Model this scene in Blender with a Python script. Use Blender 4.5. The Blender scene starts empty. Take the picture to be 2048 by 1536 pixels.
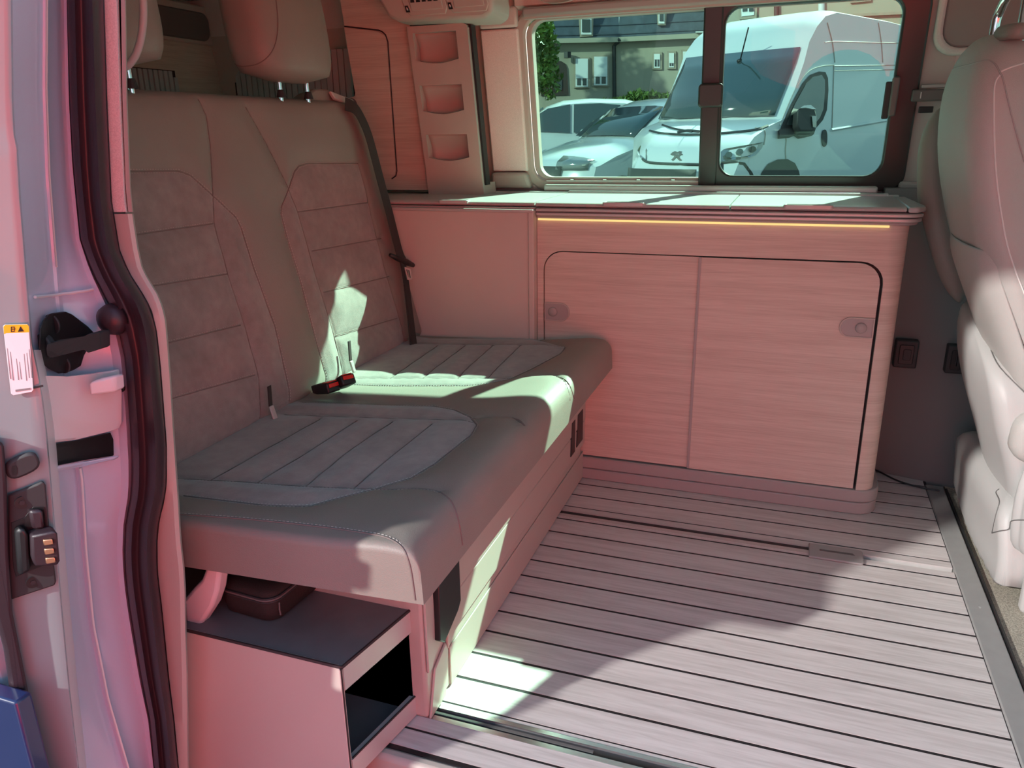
import bpy, bmesh, math, random
import numpy as np
from mathutils import Vector, Matrix
random.seed(4)
rng = np.random.default_rng(4)
SC = bpy.context.scene
COL = SC.collection
rad = math.radians

# ------------------------------------------------------------------ camera
FPX = 1540.0
PITCH, YAW, ROLL = rad(18.0), rad(-20.0), rad(-0.95)
CAM = np.array([0.0, 0.0, 1.12])
Fw = np.array([math.sin(YAW)*math.cos(PITCH), math.cos(YAW)*math.cos(PITCH), -math.sin(PITCH)])
R0 = np.array([math.cos(YAW), -math.sin(YAW), 0.0])
U0 = np.cross(R0, Fw)
Rt = math.cos(ROLL)*R0 + math.sin(ROLL)*U0
Up = -math.sin(ROLL)*R0 + math.cos(ROLL)*U0
cd = bpy.data.cameras.new('camera')
cam = bpy.data.objects.new('camera', cd)
COL.objects.link(cam)
cam.matrix_world = Matrix(((Rt[0], Up[0], -Fw[0], CAM[0]), (Rt[1], Up[1], -Fw[1], CAM[1]),
                           (Rt[2], Up[2], -Fw[2], CAM[2]), (0, 0, 0, 1)))
cd.sensor_fit = 'HORIZONTAL'; cd.sensor_width = 36.0
cd.lens = FPX/2048*36.0
cd.clip_start = 0.02; cd.clip_end = 300
SC.camera = cam

# ------------------------------------------------------------------ light
SC.view_settings.view_transform = 'Standard'
SC.view_settings.look = 'None'
SC.view_settings.gamma = 1.0
SC.view_settings.use_curve_mapping = False
SC.view_settings.exposure = 0.45
SC.cycles.use_denoising = True
SC.cycles.max_bounces = 10
SC.cycles.diffuse_bounces = 6
SC.cycles.transparent_max_bounces = 16
SC.cycles.sample_clamp_indirect = 6.0
SC.cycles.caustics_reflective = False
SC.cycles.caustics_refractive = False

world = bpy.data.worlds.new('world'); SC.world = world
world.use_nodes = True
wn = world.node_tree; wn.nodes.clear()
wo = wn.nodes.new('ShaderNodeOutputWorld'); wb = wn.nodes.new('ShaderNodeBackground')
wt = wn.nodes.new('ShaderNodeTexCoord'); wsx = wn.nodes.new('ShaderNodeSeparateXYZ')
wr = wn.nodes.new('ShaderNodeValToRGB')
wn.links.new(wt.outputs['Generated'], wsx.inputs[0]); wn.links.new(wsx.outputs['Z'], wr.inputs[0])
wr.color_ramp.elements[0].position = 0.0; wr.color_ramp.elements[0].color = (0.82, 0.88, 1.0, 1)
wr.color_ramp.elements[1].position = 0.8; wr.color_ramp.elements[1].color = (0.34, 0.55, 0.95, 1)
wn.links.new(wr.outputs[0], wb.inputs[0]); wn.links.new(wb.outputs[0], wo.inputs[0])
wb.inputs[1].default_value = 0.85

def sun(name, direction, strength, color, angle):
    l = bpy.data.lights.new(name, 'SUN'); l.energy = strength; l.color = color; l.angle = rad(angle)
    o = bpy.data.objects.new(name, l); COL.objects.link(o)
    o.rotation_euler = Vector(direction).to_track_quat('-Z', 'Y').to_euler()
    return o
sun('sun', (-0.47, -1.0, -0.95), 17.0, (1.0, 0.965, 0.9), 0.6)
# sunlight thrown back from the windows across the street
sun('reflected_sun', (0.62, 0.78, -0.445), 3.0, (1.0, 0.97, 0.93), 1.6)

# ------------------------------------------------------------------ materials
def nt(name):
    m = bpy.data.materials.new(name); m.use_nodes = True
    n = m.node_tree; n.nodes.clear()
    out = n.nodes.new('ShaderNodeOutputMaterial')
    return m, n, out
def mat(name, col, rough=0.5, metal=0.0, var=0.0, vscale=8.0, bump=0.0, bscale=200.0, stretch=(1, 1, 1), spec=0.5,
        coat=0.0, sheen=0.0, var2=0.0, v2scale=60.0):
    m, n, out = nt(name)
    b = n.nodes.new('ShaderNodeBsdfPrincipled'); n.links.new(b.outputs[0], out.inputs[0])
    b.inputs['Base Color'].default_value = (*col, 1); b.inputs['Roughness'].default_value = rough
    b.inputs['Metallic'].default_value = metal; b.inputs['Specular IOR Level'].default_value = spec
    b.inputs['Coat Weight'].default_value = coat; b.inputs['Coat Roughness'].default_value = 0.05
    b.inputs['Sheen Weight'].default_value = sheen
    tc = n.nodes.new('ShaderNodeTexCoord'); mp = n.nodes.new('ShaderNodeMapping')
    n.links.new(tc.outputs['Object'], mp.inputs[0]); mp.inputs['Scale'].default_value = stretch
    if var:
        t = n.nodes.new('ShaderNodeTexNoise'); t.inputs['Scale'].default_value = vscale; t.inputs['Detail'].default_value = 5
        n.links.new(mp.outputs[0], t.inputs[0])
        r = n.nodes.new('ShaderNodeValToRGB'); n.links.new(t.outputs[0], r.inputs[0])
        r.color_ramp.elements[0].position = 0.3; r.color_ramp.elements[1].position = 0.7
        r.color_ramp.elements[0].color = (*[c*(1-var) for c in col], 1)
        r.color_ramp.elements[1].color = (*[min(1, c*(1+var)) for c in col], 1)
        src = r.outputs[0]
        if var2:
            t2 = n.nodes.new('ShaderNodeTexNoise'); t2.inputs['Scale'].default_value = v2scale; t2.inputs['Detail'].default_value = 4
            n.links.new(mp.outputs[0], t2.inputs[0])
            mr = n.nodes.new('ShaderNodeMapRange'); n.links.new(t2.outputs[0], mr.inputs[0])
            mr.inputs[1].default_value = 0.3; mr.inputs[2].default_value = 0.7
            mr.inputs[3].default_value = 1-var2; mr.inputs[4].default_value = 1+var2
            mx = n.nodes.new('ShaderNodeMix'); mx.data_type = 'RGBA'; mx.blend_type = 'MULTIPLY'; mx.inputs[0].default_value = 1
            n.links.new(src, mx.inputs[6]); n.links.new(mr.outputs[0], mx.inputs[7]); src = mx.outputs[2]
        n.links.new(src, b.inputs['Base Color'])
    if bump:
        t = n.nodes.new('ShaderNodeTexNoise'); t.inputs['Scale'].default_value = bscale; t.inputs['Detail'].default_value = 3
        n.links.new(mp.outputs[0], t.inputs[0])
        bp = n.nodes.new('ShaderNodeBump'); bp.inputs['Strength'].default_value = bump; bp.inputs['Distance'].default_value = 0.002
        n.links.new(t.outputs[0], bp.inputs['Height']); n.links.new(bp.outputs[0], b.inputs['Normal'])
    return m
def wood(name, light, dark, rough=0.5, scale=1.0, axis_stretch=(1.2, 1.2, 26)):
    m, n, out = nt(name)
    b = n.nodes.new('ShaderNodeBsdfPrincipled'); n.links.new(b.outputs[0], out.inputs[0])
    b.inputs['Roughness'].default_value = rough
    tc = n.nodes.new('ShaderNodeTexCoord')
    mp = n.nodes.new('ShaderNodeMapping'); mp.inputs['Scale'].default_value = [s*scale for s in axis_stretch]
    n.links.new(tc.outputs['Object'], mp.inputs[0])
    w = n.nodes.new('ShaderNodeTexNoise'); w.inputs['Scale'].default_value = 1.6; w.inputs['Detail'].default_value = 3
    w.inputs['Distortion'].default_value = 0.6
    n.links.new(mp.outputs[0], w.inputs[0])
    mp2 = n.nodes.new('ShaderNodeMapping'); mp2.inputs['Scale'].default_value = [s*scale*q for s, q in zip(axis_stretch, (4, 4, 9))]
    n.links.new(tc.outputs['Object'], mp2.inputs[0])
    w2 = n.nodes.new('ShaderNodeTexNoise'); w2.inputs['Scale'].default_value = 1.5; w2.inputs['Detail'].default_value = 4
    w2.inputs['Distortion'].default_value = 0.8
    n.links.new(mp2.outputs[0], w2.inputs[0])
    mx = n.nodes.new('ShaderNodeMix'); mx.inputs[0].default_value = 0.55
    n.links.new(w.outputs[0], mx.inputs[2]); n.links.new(w2.outputs[0], mx.inputs[3])
    r = n.nodes.new('ShaderNodeValToRGB'); n.links.new(mx.outputs[0], r.inputs[0])
    r.color_ramp.elements[0].position = 0.36; r.color_ramp.elements[0].color = (*dark, 1)
    r.color_ramp.elements[1].position = 0.6; r.color_ramp.elements[1].color = (*light, 1)
    n.links.new(r.outputs[0], b.inputs['Base Color'])
    bp = n.nodes.new('ShaderNodeBump'); bp.inputs['Strength'].default_value = 0.12; bp.inputs['Distance'].default_value = 0.001
    n.links.new(w2.outputs[0], bp.inputs['Height']); n.links.new(bp.outputs[0], b.inputs['Normal'])
    return m
def glass(name, tint, gloss=0.06, rough=0.0):
    m, n, out = nt(name)
    t = n.nodes.new('ShaderNodeBsdfTransparent'); t.inputs[0].default_value = (*tint, 1)
    g = n.nodes.new('ShaderNodeBsdfGlossy'); g.inputs['Roughness'].default_value = rough
    f = n.nodes.new('ShaderNodeFresnel'); f.inputs[0].default_value = 1.45
    ml = n.nodes.new('ShaderNodeMath'); ml.operation = 'MULTIPLY'; ml.inputs[1].default_value = gloss/0.04
    n.links.new(f.outputs[0], ml.inputs[0])
    x = n.nodes.new('ShaderNodeMixShader'); n.links.new(ml.outputs[0], x.inputs[0])
    n.links.new(t.outputs[0], x.inputs[1]); n.links.new(g.outputs[0], x.inputs[2]); n.links.new(x.outputs[0], out.inputs[0])
    return m
def emit(name, col, s):
    m, n, out = nt(name)
    e = n.nodes.new('ShaderNodeEmission'); e.inputs[0].default_value = (*col, 1); e.inputs[1].default_value = s
    n.links.new(e.outputs[0], out.inputs[0]); return m
def fabric_translucent(name, refl, trans):
    m, n, out = nt(name)
    d = n.nodes.new('ShaderNodeBsdfDiffuse'); d.inputs[0].default_value = (*refl, 1)
    t = n.nodes.new('ShaderNodeBsdfTranslucent'); t.inputs[0].default_value = (*trans, 1)
    a = n.nodes.new('ShaderNodeAddShader'); n.links.new(d.outputs[0], a.inputs[0]); n.links.new(t.outputs[0], a.inputs[1])
    n.links.new(a.outputs[0], out.inputs[0]); return m

M = {}
M['leather'] = mat('leather', (0.26, 0.238, 0.208), 0.5, bump=0.25, bscale=420, var=0.05, vscale=6)
M['leather_light'] = mat('leather_light', (0.45, 0.437, 0.41), 0.5, bump=0.25, bscale=420, var=0.03, vscale=6)
M['suede'] = mat('suede', (0.28, 0.258, 0.24), 0.95, var=0.14, vscale=9, var2=0.1, v2scale=45, bump=0.5, bscale=600, sheen=0.4, spec=0.15)
M['stitch'] = mat('stitch', (0.5, 0.46, 0.42), 0.8)
M['stitch_light'] = mat('stitch_light', (0.75, 0.73, 0.7), 0.8)
M['seam'] = mat('seam', (0.2, 0.17, 0.155), 0.8)
M['ash'] = wood('ash_wood', (0.62, 0.55, 0.475), (0.49, 0.42, 0.355))
M['ash_wall'] = wood('ash_wall', (0.57, 0.55, 0.46), (0.44, 0.41, 0.34))  # the kitchen ash with less red, offsetting the red light in its colour
M['plank'] = wood('plank_wood', (0.66, 0.62, 0.6), (0.52, 0.48, 0.46), rough=0.42, axis_stretch=(1.5, 24, 1.5))
M['caulk'] = mat('caulk', (0.012, 0.01, 0.012), 0.6)
M['panel'] = mat('beige_panel', (0.56, 0.51, 0.46), 0.45, var=0.02)
M['trim'] = mat('beige_trim', (0.46, 0.43, 0.385), 0.5, bump=0.1, bscale=500)
M['trim_speckle'] = mat('speckled_trim', (0.78, 0.74, 0.7), 0.75, var=0.12, vscale=500, bump=0.2, bscale=700)
M['headliner'] = mat('headliner', (0.62, 0.6, 0.56), 0.9, var=0.04, vscale=300)
M['grey_trim'] = mat('grey_trim', (0.36, 0.345, 0.33), 0.5)
M['dark_trim'] = mat('dark_trim', (0.13, 0.125, 0.12), 0.6)
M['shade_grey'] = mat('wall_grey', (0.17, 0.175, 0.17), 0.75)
M['counter'] = mat('counter', (0.5, 0.5, 0.49), 0.28, var=0.03)
M['alu'] = mat('aluminium', (0.56, 0.54, 0.52), 0.45, metal=0.35, bump=0.05, bscale=300, stretch=(0.05, 1, 1))
M['alu_bright'] = mat('alu_bright', (0.8, 0.79, 0.78), 0.22, metal=0.9)
M['chrome'] = mat('chrome', (0.9, 0.9, 0.9), 0.06, metal=1.0)
M['black'] = mat('black_plastic', (0.012, 0.012, 0.013), 0.45)
M['soft_black'] = mat('soft_black', (0.03, 0.03, 0.032), 0.6)
M['rubber'] = mat('door_rubber', (0.035, 0.02, 0.026), 0.42, bump=0.1, bscale=300)
M['frame_black'] = mat('window_frame', (0.03, 0.027, 0.026), 0.35)
M['belt'] = mat('belt_webbing', (0.035, 0.031, 0.03), 0.7, bump=0.5, bscale=900)
M['red'] = mat('red_button', (0.6, 0.02, 0.015), 0.35)
M['paint'] = mat('white_paint_sky_tint', (0.58, 0.66, 0.79), 0.22, coat=0.7)  # white body paint with the sky's blue reflection put into its colour
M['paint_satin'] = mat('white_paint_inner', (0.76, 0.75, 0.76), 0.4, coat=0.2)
M['door_paint_dimmed'] = mat('door_paint_dimmed', (0.27, 0.34, 0.35), 0.3, coat=0.5)  # white door edge, greyed in colour to hold down the pink light
M['dark_blue'] = mat('dark_blue', (0.012, 0.028, 0.11), 0.3, coat=0.6)
M['plastic_light'] = mat('light_plastic', (0.47, 0.465, 0.45), 0.5, bump=0.15, bscale=700)
M['carpet'] = mat('carpet', (0.4, 0.37, 0.3), 1.0, var=0.45, vscale=330, bump=0.8, bscale=400)
M['threshold'] = mat('threshold', (0.3, 0.3, 0.29), 0.45, var=0.04, vscale=30)
M['shelf_dark'] = mat('shelf_dark', (0.15, 0.145, 0.15), 0.5, var=0.12, vscale=12)
M['shelf_edge'] = mat('shelf_edge', (0.03, 0.018, 0.018), 0.6)
M['case'] = mat('case_fabric', (0.022, 0.018, 0.016), 0.75, bump=0.6, bscale=600)
M['louvre'] = mat('louvre', (0.42, 0.5, 0.5), 0.5)  # teal of the light through tinted windows is put into this colour
M['yellow'] = mat('label_yellow', (0.9, 0.55, 0.02), 0.5)
M['white'] = mat('label_white', (0.85, 0.85, 0.85), 0.5)
M['print'] = mat('label_print', (0.25, 0.25, 0.25), 0.7)
M['copper'] = mat('copper_contact', (0.95, 0.5, 0.28), 0.28, metal=0.9)
M['led'] = emit('led_strip', (1.0, 0.66, 0.25), 0.85)
M['glass_green'] = glass('tinted_glass', (0.64, 0.86, 0.76), 0.028)
M['glass_dark'] = mat('car_glass', (0.03, 0.05, 0.055), 0.05, coat=0.5, spec=0.9)
M['awning'] = fabric_translucent('awning_cloth', (0.6, 0.10, 0.08), (0.55, 0.05, 0.05))
M['van_white'] = mat('van_white', (0.56, 0.59, 0.62), 0.3, coat=0.5)
M['car_white'] = mat('car_white', (0.5, 0.54, 0.57), 0.25, coat=0.8)
M['car_blue'] = mat('car_blue', (0.05, 0.07, 0.1), 0.2, coat=1.0)
M['bumper'] = mat('bumper_black', (0.035, 0.035, 0.037), 0.6)
M['lamp'] = mat('lamp_lens', (0.22, 0.24, 0.25), 0.08, metal=0.6, coat=1.0)
M['tyre'] = mat('tyre', (0.02, 0.02, 0.02), 0.85)
M['render'] = mat('house_render', (0.40, 0.36, 0.29), 0.9, var=0.05, vscale=2)
M['stone'] = mat('window_stone', (0.36, 0.3, 0.24), 0.9, var=0.1)
M['slate'] = mat('slate', (0.06, 0.075, 0.1), 0.6, var=0.25, vscale=6)
M['shutter'] = mat('shutter', (0.75, 0.77, 0.78), 0.6)
M['house_glass'] = mat('house_glass', (0.05, 0.06, 0.06), 0.1)
M['dark_wood'] = mat('dark_wood', (0.05, 0.035, 0.03), 0.6)
M['asphalt'] = mat('asphalt', (0.11, 0.11, 0.115), 0.9, var=0.15, vscale=3)
M['grass'] = mat('grass', (0.09, 0.16, 0.02), 0.9, var=0.4, vscale=8)
M['leaf'] = mat('leaf', (0.10, 0.17, 0.025), 0.6, var=0.5, vscale=2)
M['bark'] = mat('bark', (0.1, 0.08, 0.06), 0.9)
M['car_red'] = mat('car_red', (0.88, 0.04, 0.03), 0.5, coat=0.2)
M['bracket'] = mat('bracket', (0.12, 0.11, 0.105), 0.5)
M['blind'] = mat('blind_cloth', (0.28, 0.25, 0.235), 0.9)

# ------------------------------------------------------------------ helpers
def hit(px, py, n, p0):
    d = Fw + Rt*(px-1024)/FPX - Up*(py-768)/FPX
    n = np.array(n, float); t = ((np.array(p0)-CAM)@n)/(d@n)
    return CAM + t*d
def on_z(z, pts): return [hit(x, y, (0, 0, 1), (0, 0, z)) for x, y in pts]
def on_y(yv, pts): return [hit(x, y, (0, 1, 0), (0, yv, 0)) for x, y in pts]
def on_x(xv, pts): return [hit(x, y, (1, 0, 0), (xv, 0, 0)) for x, y in pts]

def obj(name, verts, faces, m, parent=None, mi=None, smooth=False, bevel=0.0, seg=2, auto=None, solid=0.0, solid_off=0.0, sub=0):
    me = bpy.data.meshes.new(name)
    me.from_pydata([tuple(map(float, v)) for v in verts], [], [tuple(f) for f in faces])
    ms = m if isinstance(m, (list, tuple)) else [m]
    for q in ms: me.materials.append(M[q])
    if mi is not None: me.polygons.foreach_set('material_index', np.array(mi, dtype=np.int32))
    bm = bmesh.new(); bm.from_mesh(me)
    bmesh.ops.recalc_face_normals(bm, faces=bm.faces); bm.to_mesh(me); bm.free()
    o = bpy.data.objects.new(name, me); COL.objects.link(o)
    if parent is not None: o.parent = parent
    if solid:
        md = o.modifiers.new('solid', 'SOLIDIFY'); md.thickness = solid; md.offset = solid_off
    if bevel:
        md = o.modifiers.new('bevel', 'BEVEL'); md.width = bevel; md.segments = seg; md.limit_method = 'ANGLE'; md.angle_limit = rad(35)
        smooth = True
    if sub:
        md = o.modifiers.new('sub', 'SUBSURF'); md.levels = sub; md.render_levels = sub; smooth = True
    if smooth:
        me.polygons.foreach_set('use_smooth', [True]*len(me.polygons))
        if auto is not None or bevel:
            me.set_sharp_from_angle(angle=rad(auto if auto else 35))
    return o
def thing(name, label, cat, group=None, kind=None, loc=(0, 0, 0)):
    o = bpy.data.objects.new(name, None); COL.objects.link(o); o.empty_display_size = 0.05
    return tag(o, label, cat, group, kind)
def tag(o, label=None, cat=None, group=None, kind=None):
    if label: o['label'] = label
    if cat: o['category'] = cat
    if group: o['group'] = group
    if kind: o['kind'] = kind
    return o
def boxg(x0, x1, y0, y1, z0, z1):
    v = [(x, y, z) for z in (z0, z1) for y in (y0, y1) for x in (x0, x1)]
    f = [(0, 1, 3, 2), (4, 6, 7, 5), (0, 4, 5, 1), (2, 3, 7, 6), (0, 2, 6, 4), (1, 5, 7, 3)]
    return v, f
def box(name, x0, x1, y0, y1, z0, z1, m, parent=None, bevel=0.0, **k):
    v, f = boxg(x0, x1, y0, y1, z0, z1)
    return obj(name, v, f, m, parent, bevel=bevel, **k)
def merge(parts):
    V, F = [], []
    for v, f in parts:
        o = len(V); V += [tuple(p) for p in v]; F += [tuple(i+o for i in q) for q in f]
    return V, F
def prismg(poly, axis, a, b):
    """poly: 2-D points in the two other axes (in x,y,z order); extruded a..b along axis"""
    n = len(poly)
    def mk(p, t):
        q = list(p); q.insert(axis, t); return tuple(q)
    v = [mk(p, a) for p in poly] + [mk(p, b) for p in poly]
    f = [tuple(range(n-1, -1, -1)), tuple(range(n, 2*n))] + [(i, (i+1) % n, n+(i+1) % n, n+i) for i in range(n)]
    return v, f
def prism(name, poly, axis, a, b, m, parent=None, **k):
    v, f = prismg(poly, axis, a, b); return obj(name, v, f, m, parent, **k)
def slabg(poly3, vec):
    """planar 3-D polygon extruded along vec"""
    n = len(poly3); P = [np.array(p, float) for p in poly3]; vec = np.array(vec, float)
    v = P + [p+vec for p in P]
    f = [tuple(range(n-1, -1, -1)), tuple(range(n, 2*n))] + [(i, (i+1) % n, n+(i+1) % n, n+i) for i in range(n)]
    return v, f
def slab(name, poly3, vec, m, parent=None, **k):
    v, f = slabg(poly3, vec); return obj(name, v, f, m, parent, **k)
def rrect(x0, x1, y0, y1, r, n=6, corners=(1, 1, 1, 1)):
    """rounded rectangle, corners order: (x1,y1),(x0,y1),(x0,y0),(x1,y0)"""
    out = []
    for k, (cx, cy, a0) in enumerate(((x1-r, y1-r, 0), (x0+r, y1-r, 90), (x0+r, y0+r, 180), (x1-r, y0+r, 270))):
        if corners[k]:
            for i in range(n+1):
                a = rad(a0+90*i/n); out.append((cx+r*math.cos(a), cy+r*math.sin(a)))
        else:
            out.append(((x1, y1), (x0, y1), (x0, y0), (x1, y0))[k])
    return out
def ringg(outer, inner, axis, a, b):
    """frame between two polygons with the same number of points"""
    n = len(outer)
    def mk(p, t):
        q = list(p); q.insert(axis, t); return tuple(q)
    v = [mk(p, a) for p in outer]+[mk(p, a) for p in inner]+[mk(p, b) for p in outer]+[mk(p, b) for p in inner]
    f = []
    for i in range(n):
        j = (i+1) % n
        f += [(i, j, n+j, n+i), (2*n+i, 3*n+i, 3*n+j, 2*n+j), (i, 2*n+i, 2*n+j, j), (n+i, n+j, 3*n+j, 3*n+i)]
    return v, f
def smooth_path(pts, sub=6):
    P = [np.array(p, float) for p in pts]
    if len(P) < 3: return P
    out = []
    for i in range(len(P)-1):
        p0 = P[max(i-1, 0)]; p1 = P[i]; p2 = P[i+1]; p3 = P[min(i+2, len(P)-1)]
        for k in range(sub):
            t = k/sub
            out.append(0.5*((2*p1)+(-p0+p2)*t+(2*p0-5*p1+4*p2-p3)*t*t+(-p0+3*p1-3*p2+p3)*t**3))
    out.append(P[-1]); return out
def tubeg(path, r, n=6, closed=False, flat=None):
    P = [np.array(p, float) for p in path]; m_ = len(P); V = []; F = []
    up = np.array([0, 0, 1.0]); prev = None
    for i, p in enumerate(P):
        if closed: t = P[(i+1) % m_]-P[i-1]
        else: t = P[min(i+1, m_-1)]-P[max(i-1, 0)]
        t = t/(np.linalg.norm(t)+1e-12)
        if prev is None:
            a = np.cross(t, up)
            if np.linalg.norm(a) < 1e-3: a = np.cross(t, (0, 1, 0))
        else: a = prev-t*(prev@t)
        a = a/np.linalg.norm(a); prev = a; b = np.cross(t, a)
        rr = r[i] if isinstance(r, (list, tuple, np.ndarray)) else r
        for k in range(n):
            an = 2*math.pi*k/n; V.append(p+rr*(math.cos(an)*a+math.sin(an)*b))
    mm = m_ if closed else m_-1
    for i in range(mm):
        for k in range(n):
            a0 = i*n+k; a1 = i*n+(k+1) % n; b0 = ((i+1) % m_)*n+k; b1 = ((i+1) % m_)*n+(k+1) % n
            F.append((a0, a1, b1, b0))
    if not closed:
        F.append(tuple(range(n-1, -1, -1))); F.append(tuple((m_-1)*n+k for k in range(n)))
    return V, F
def tube(name, path, r, m, parent=None, n=6, closed=False, **k):
    v, f = tubeg(path, r, n, closed); return obj(name, v, f, m, parent, smooth=True, auto=50, **k)
def loftg(rings, caps=True, closed_ring=True):
    n = len(rings[0]); V = [tuple(p) for r in rings for p in r]; F = []
    for i in range(len(rings)-1):
        for k in range(n if closed_ring else n-1):
            F.append((i*n+k, i*n+(k+1) % n, (i+1)*n+(k+1) % n, (i+1)*n+k))
    if caps and closed_ring:
        F.append(tuple(range(n-1, -1, -1))); F.append(tuple((len(rings)-1)*n+k for k in range(n)))
    return V, F
def loft(name, rings, m, parent=None, caps=True, closed_ring=True, **k):
    v, f = loftg(rings, caps, closed_ring); return obj(name, v, f, m, parent, smooth=True, **k)
def cylg(c, axis, r, h, n=24, r2=None):
    """cylinder from centre c along +axis by h"""
    A = np.array(axis, float); A /= np.linalg.norm(A)
    a = np.cross(A, (0, 0, 1)) if abs(A[2]) < .9 else np.cross(A, (1, 0, 0)); a /= np.linalg.norm(a); b = np.cross(A, a)
    c = np.array(c, float); r2 = r if r2 is None else r2
    rings = [[c+A*t+rr*(math.cos(2*math.pi*k/n)*a+math.sin(2*math.pi*k/n)*b) for k in range(n)] for t, rr in ((0, r), (h, r2))]
    return loftg(rings)
def cyl(name, c, axis, r, h, m, parent=None, n=24, r2=None, **k):
    v, f = cylg(c, axis, r, h, n, r2); return obj(name, v, f, m, parent, **k)
def resample(path, step):
    P = np.array(path); d = np.r_[0, np.cumsum(np.linalg.norm(np.diff(P, axis=0), axis=1))]
    n = max(2, int(d[-1]/step)+1); t = np.linspace(0, d[-1], n)
    return np.stack([np.interp(t, d, P[:, k]) for k in range(P.shape[1])], 1)
def inpoly(X, Y, poly):
    ins = np.zeros(X.shape, bool); n = len(poly)
    for i in range(n):
        x1, y1 = poly[i]; x2, y2 = poly[(i+1) % n]
        c = ((y1 > Y) != (y2 > Y)) & (X < (x2-x1)*(Y-y1)/((y2-y1) if y2 != y1 else 1e-9)+x1)
        ins ^= c
    return ins

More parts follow.
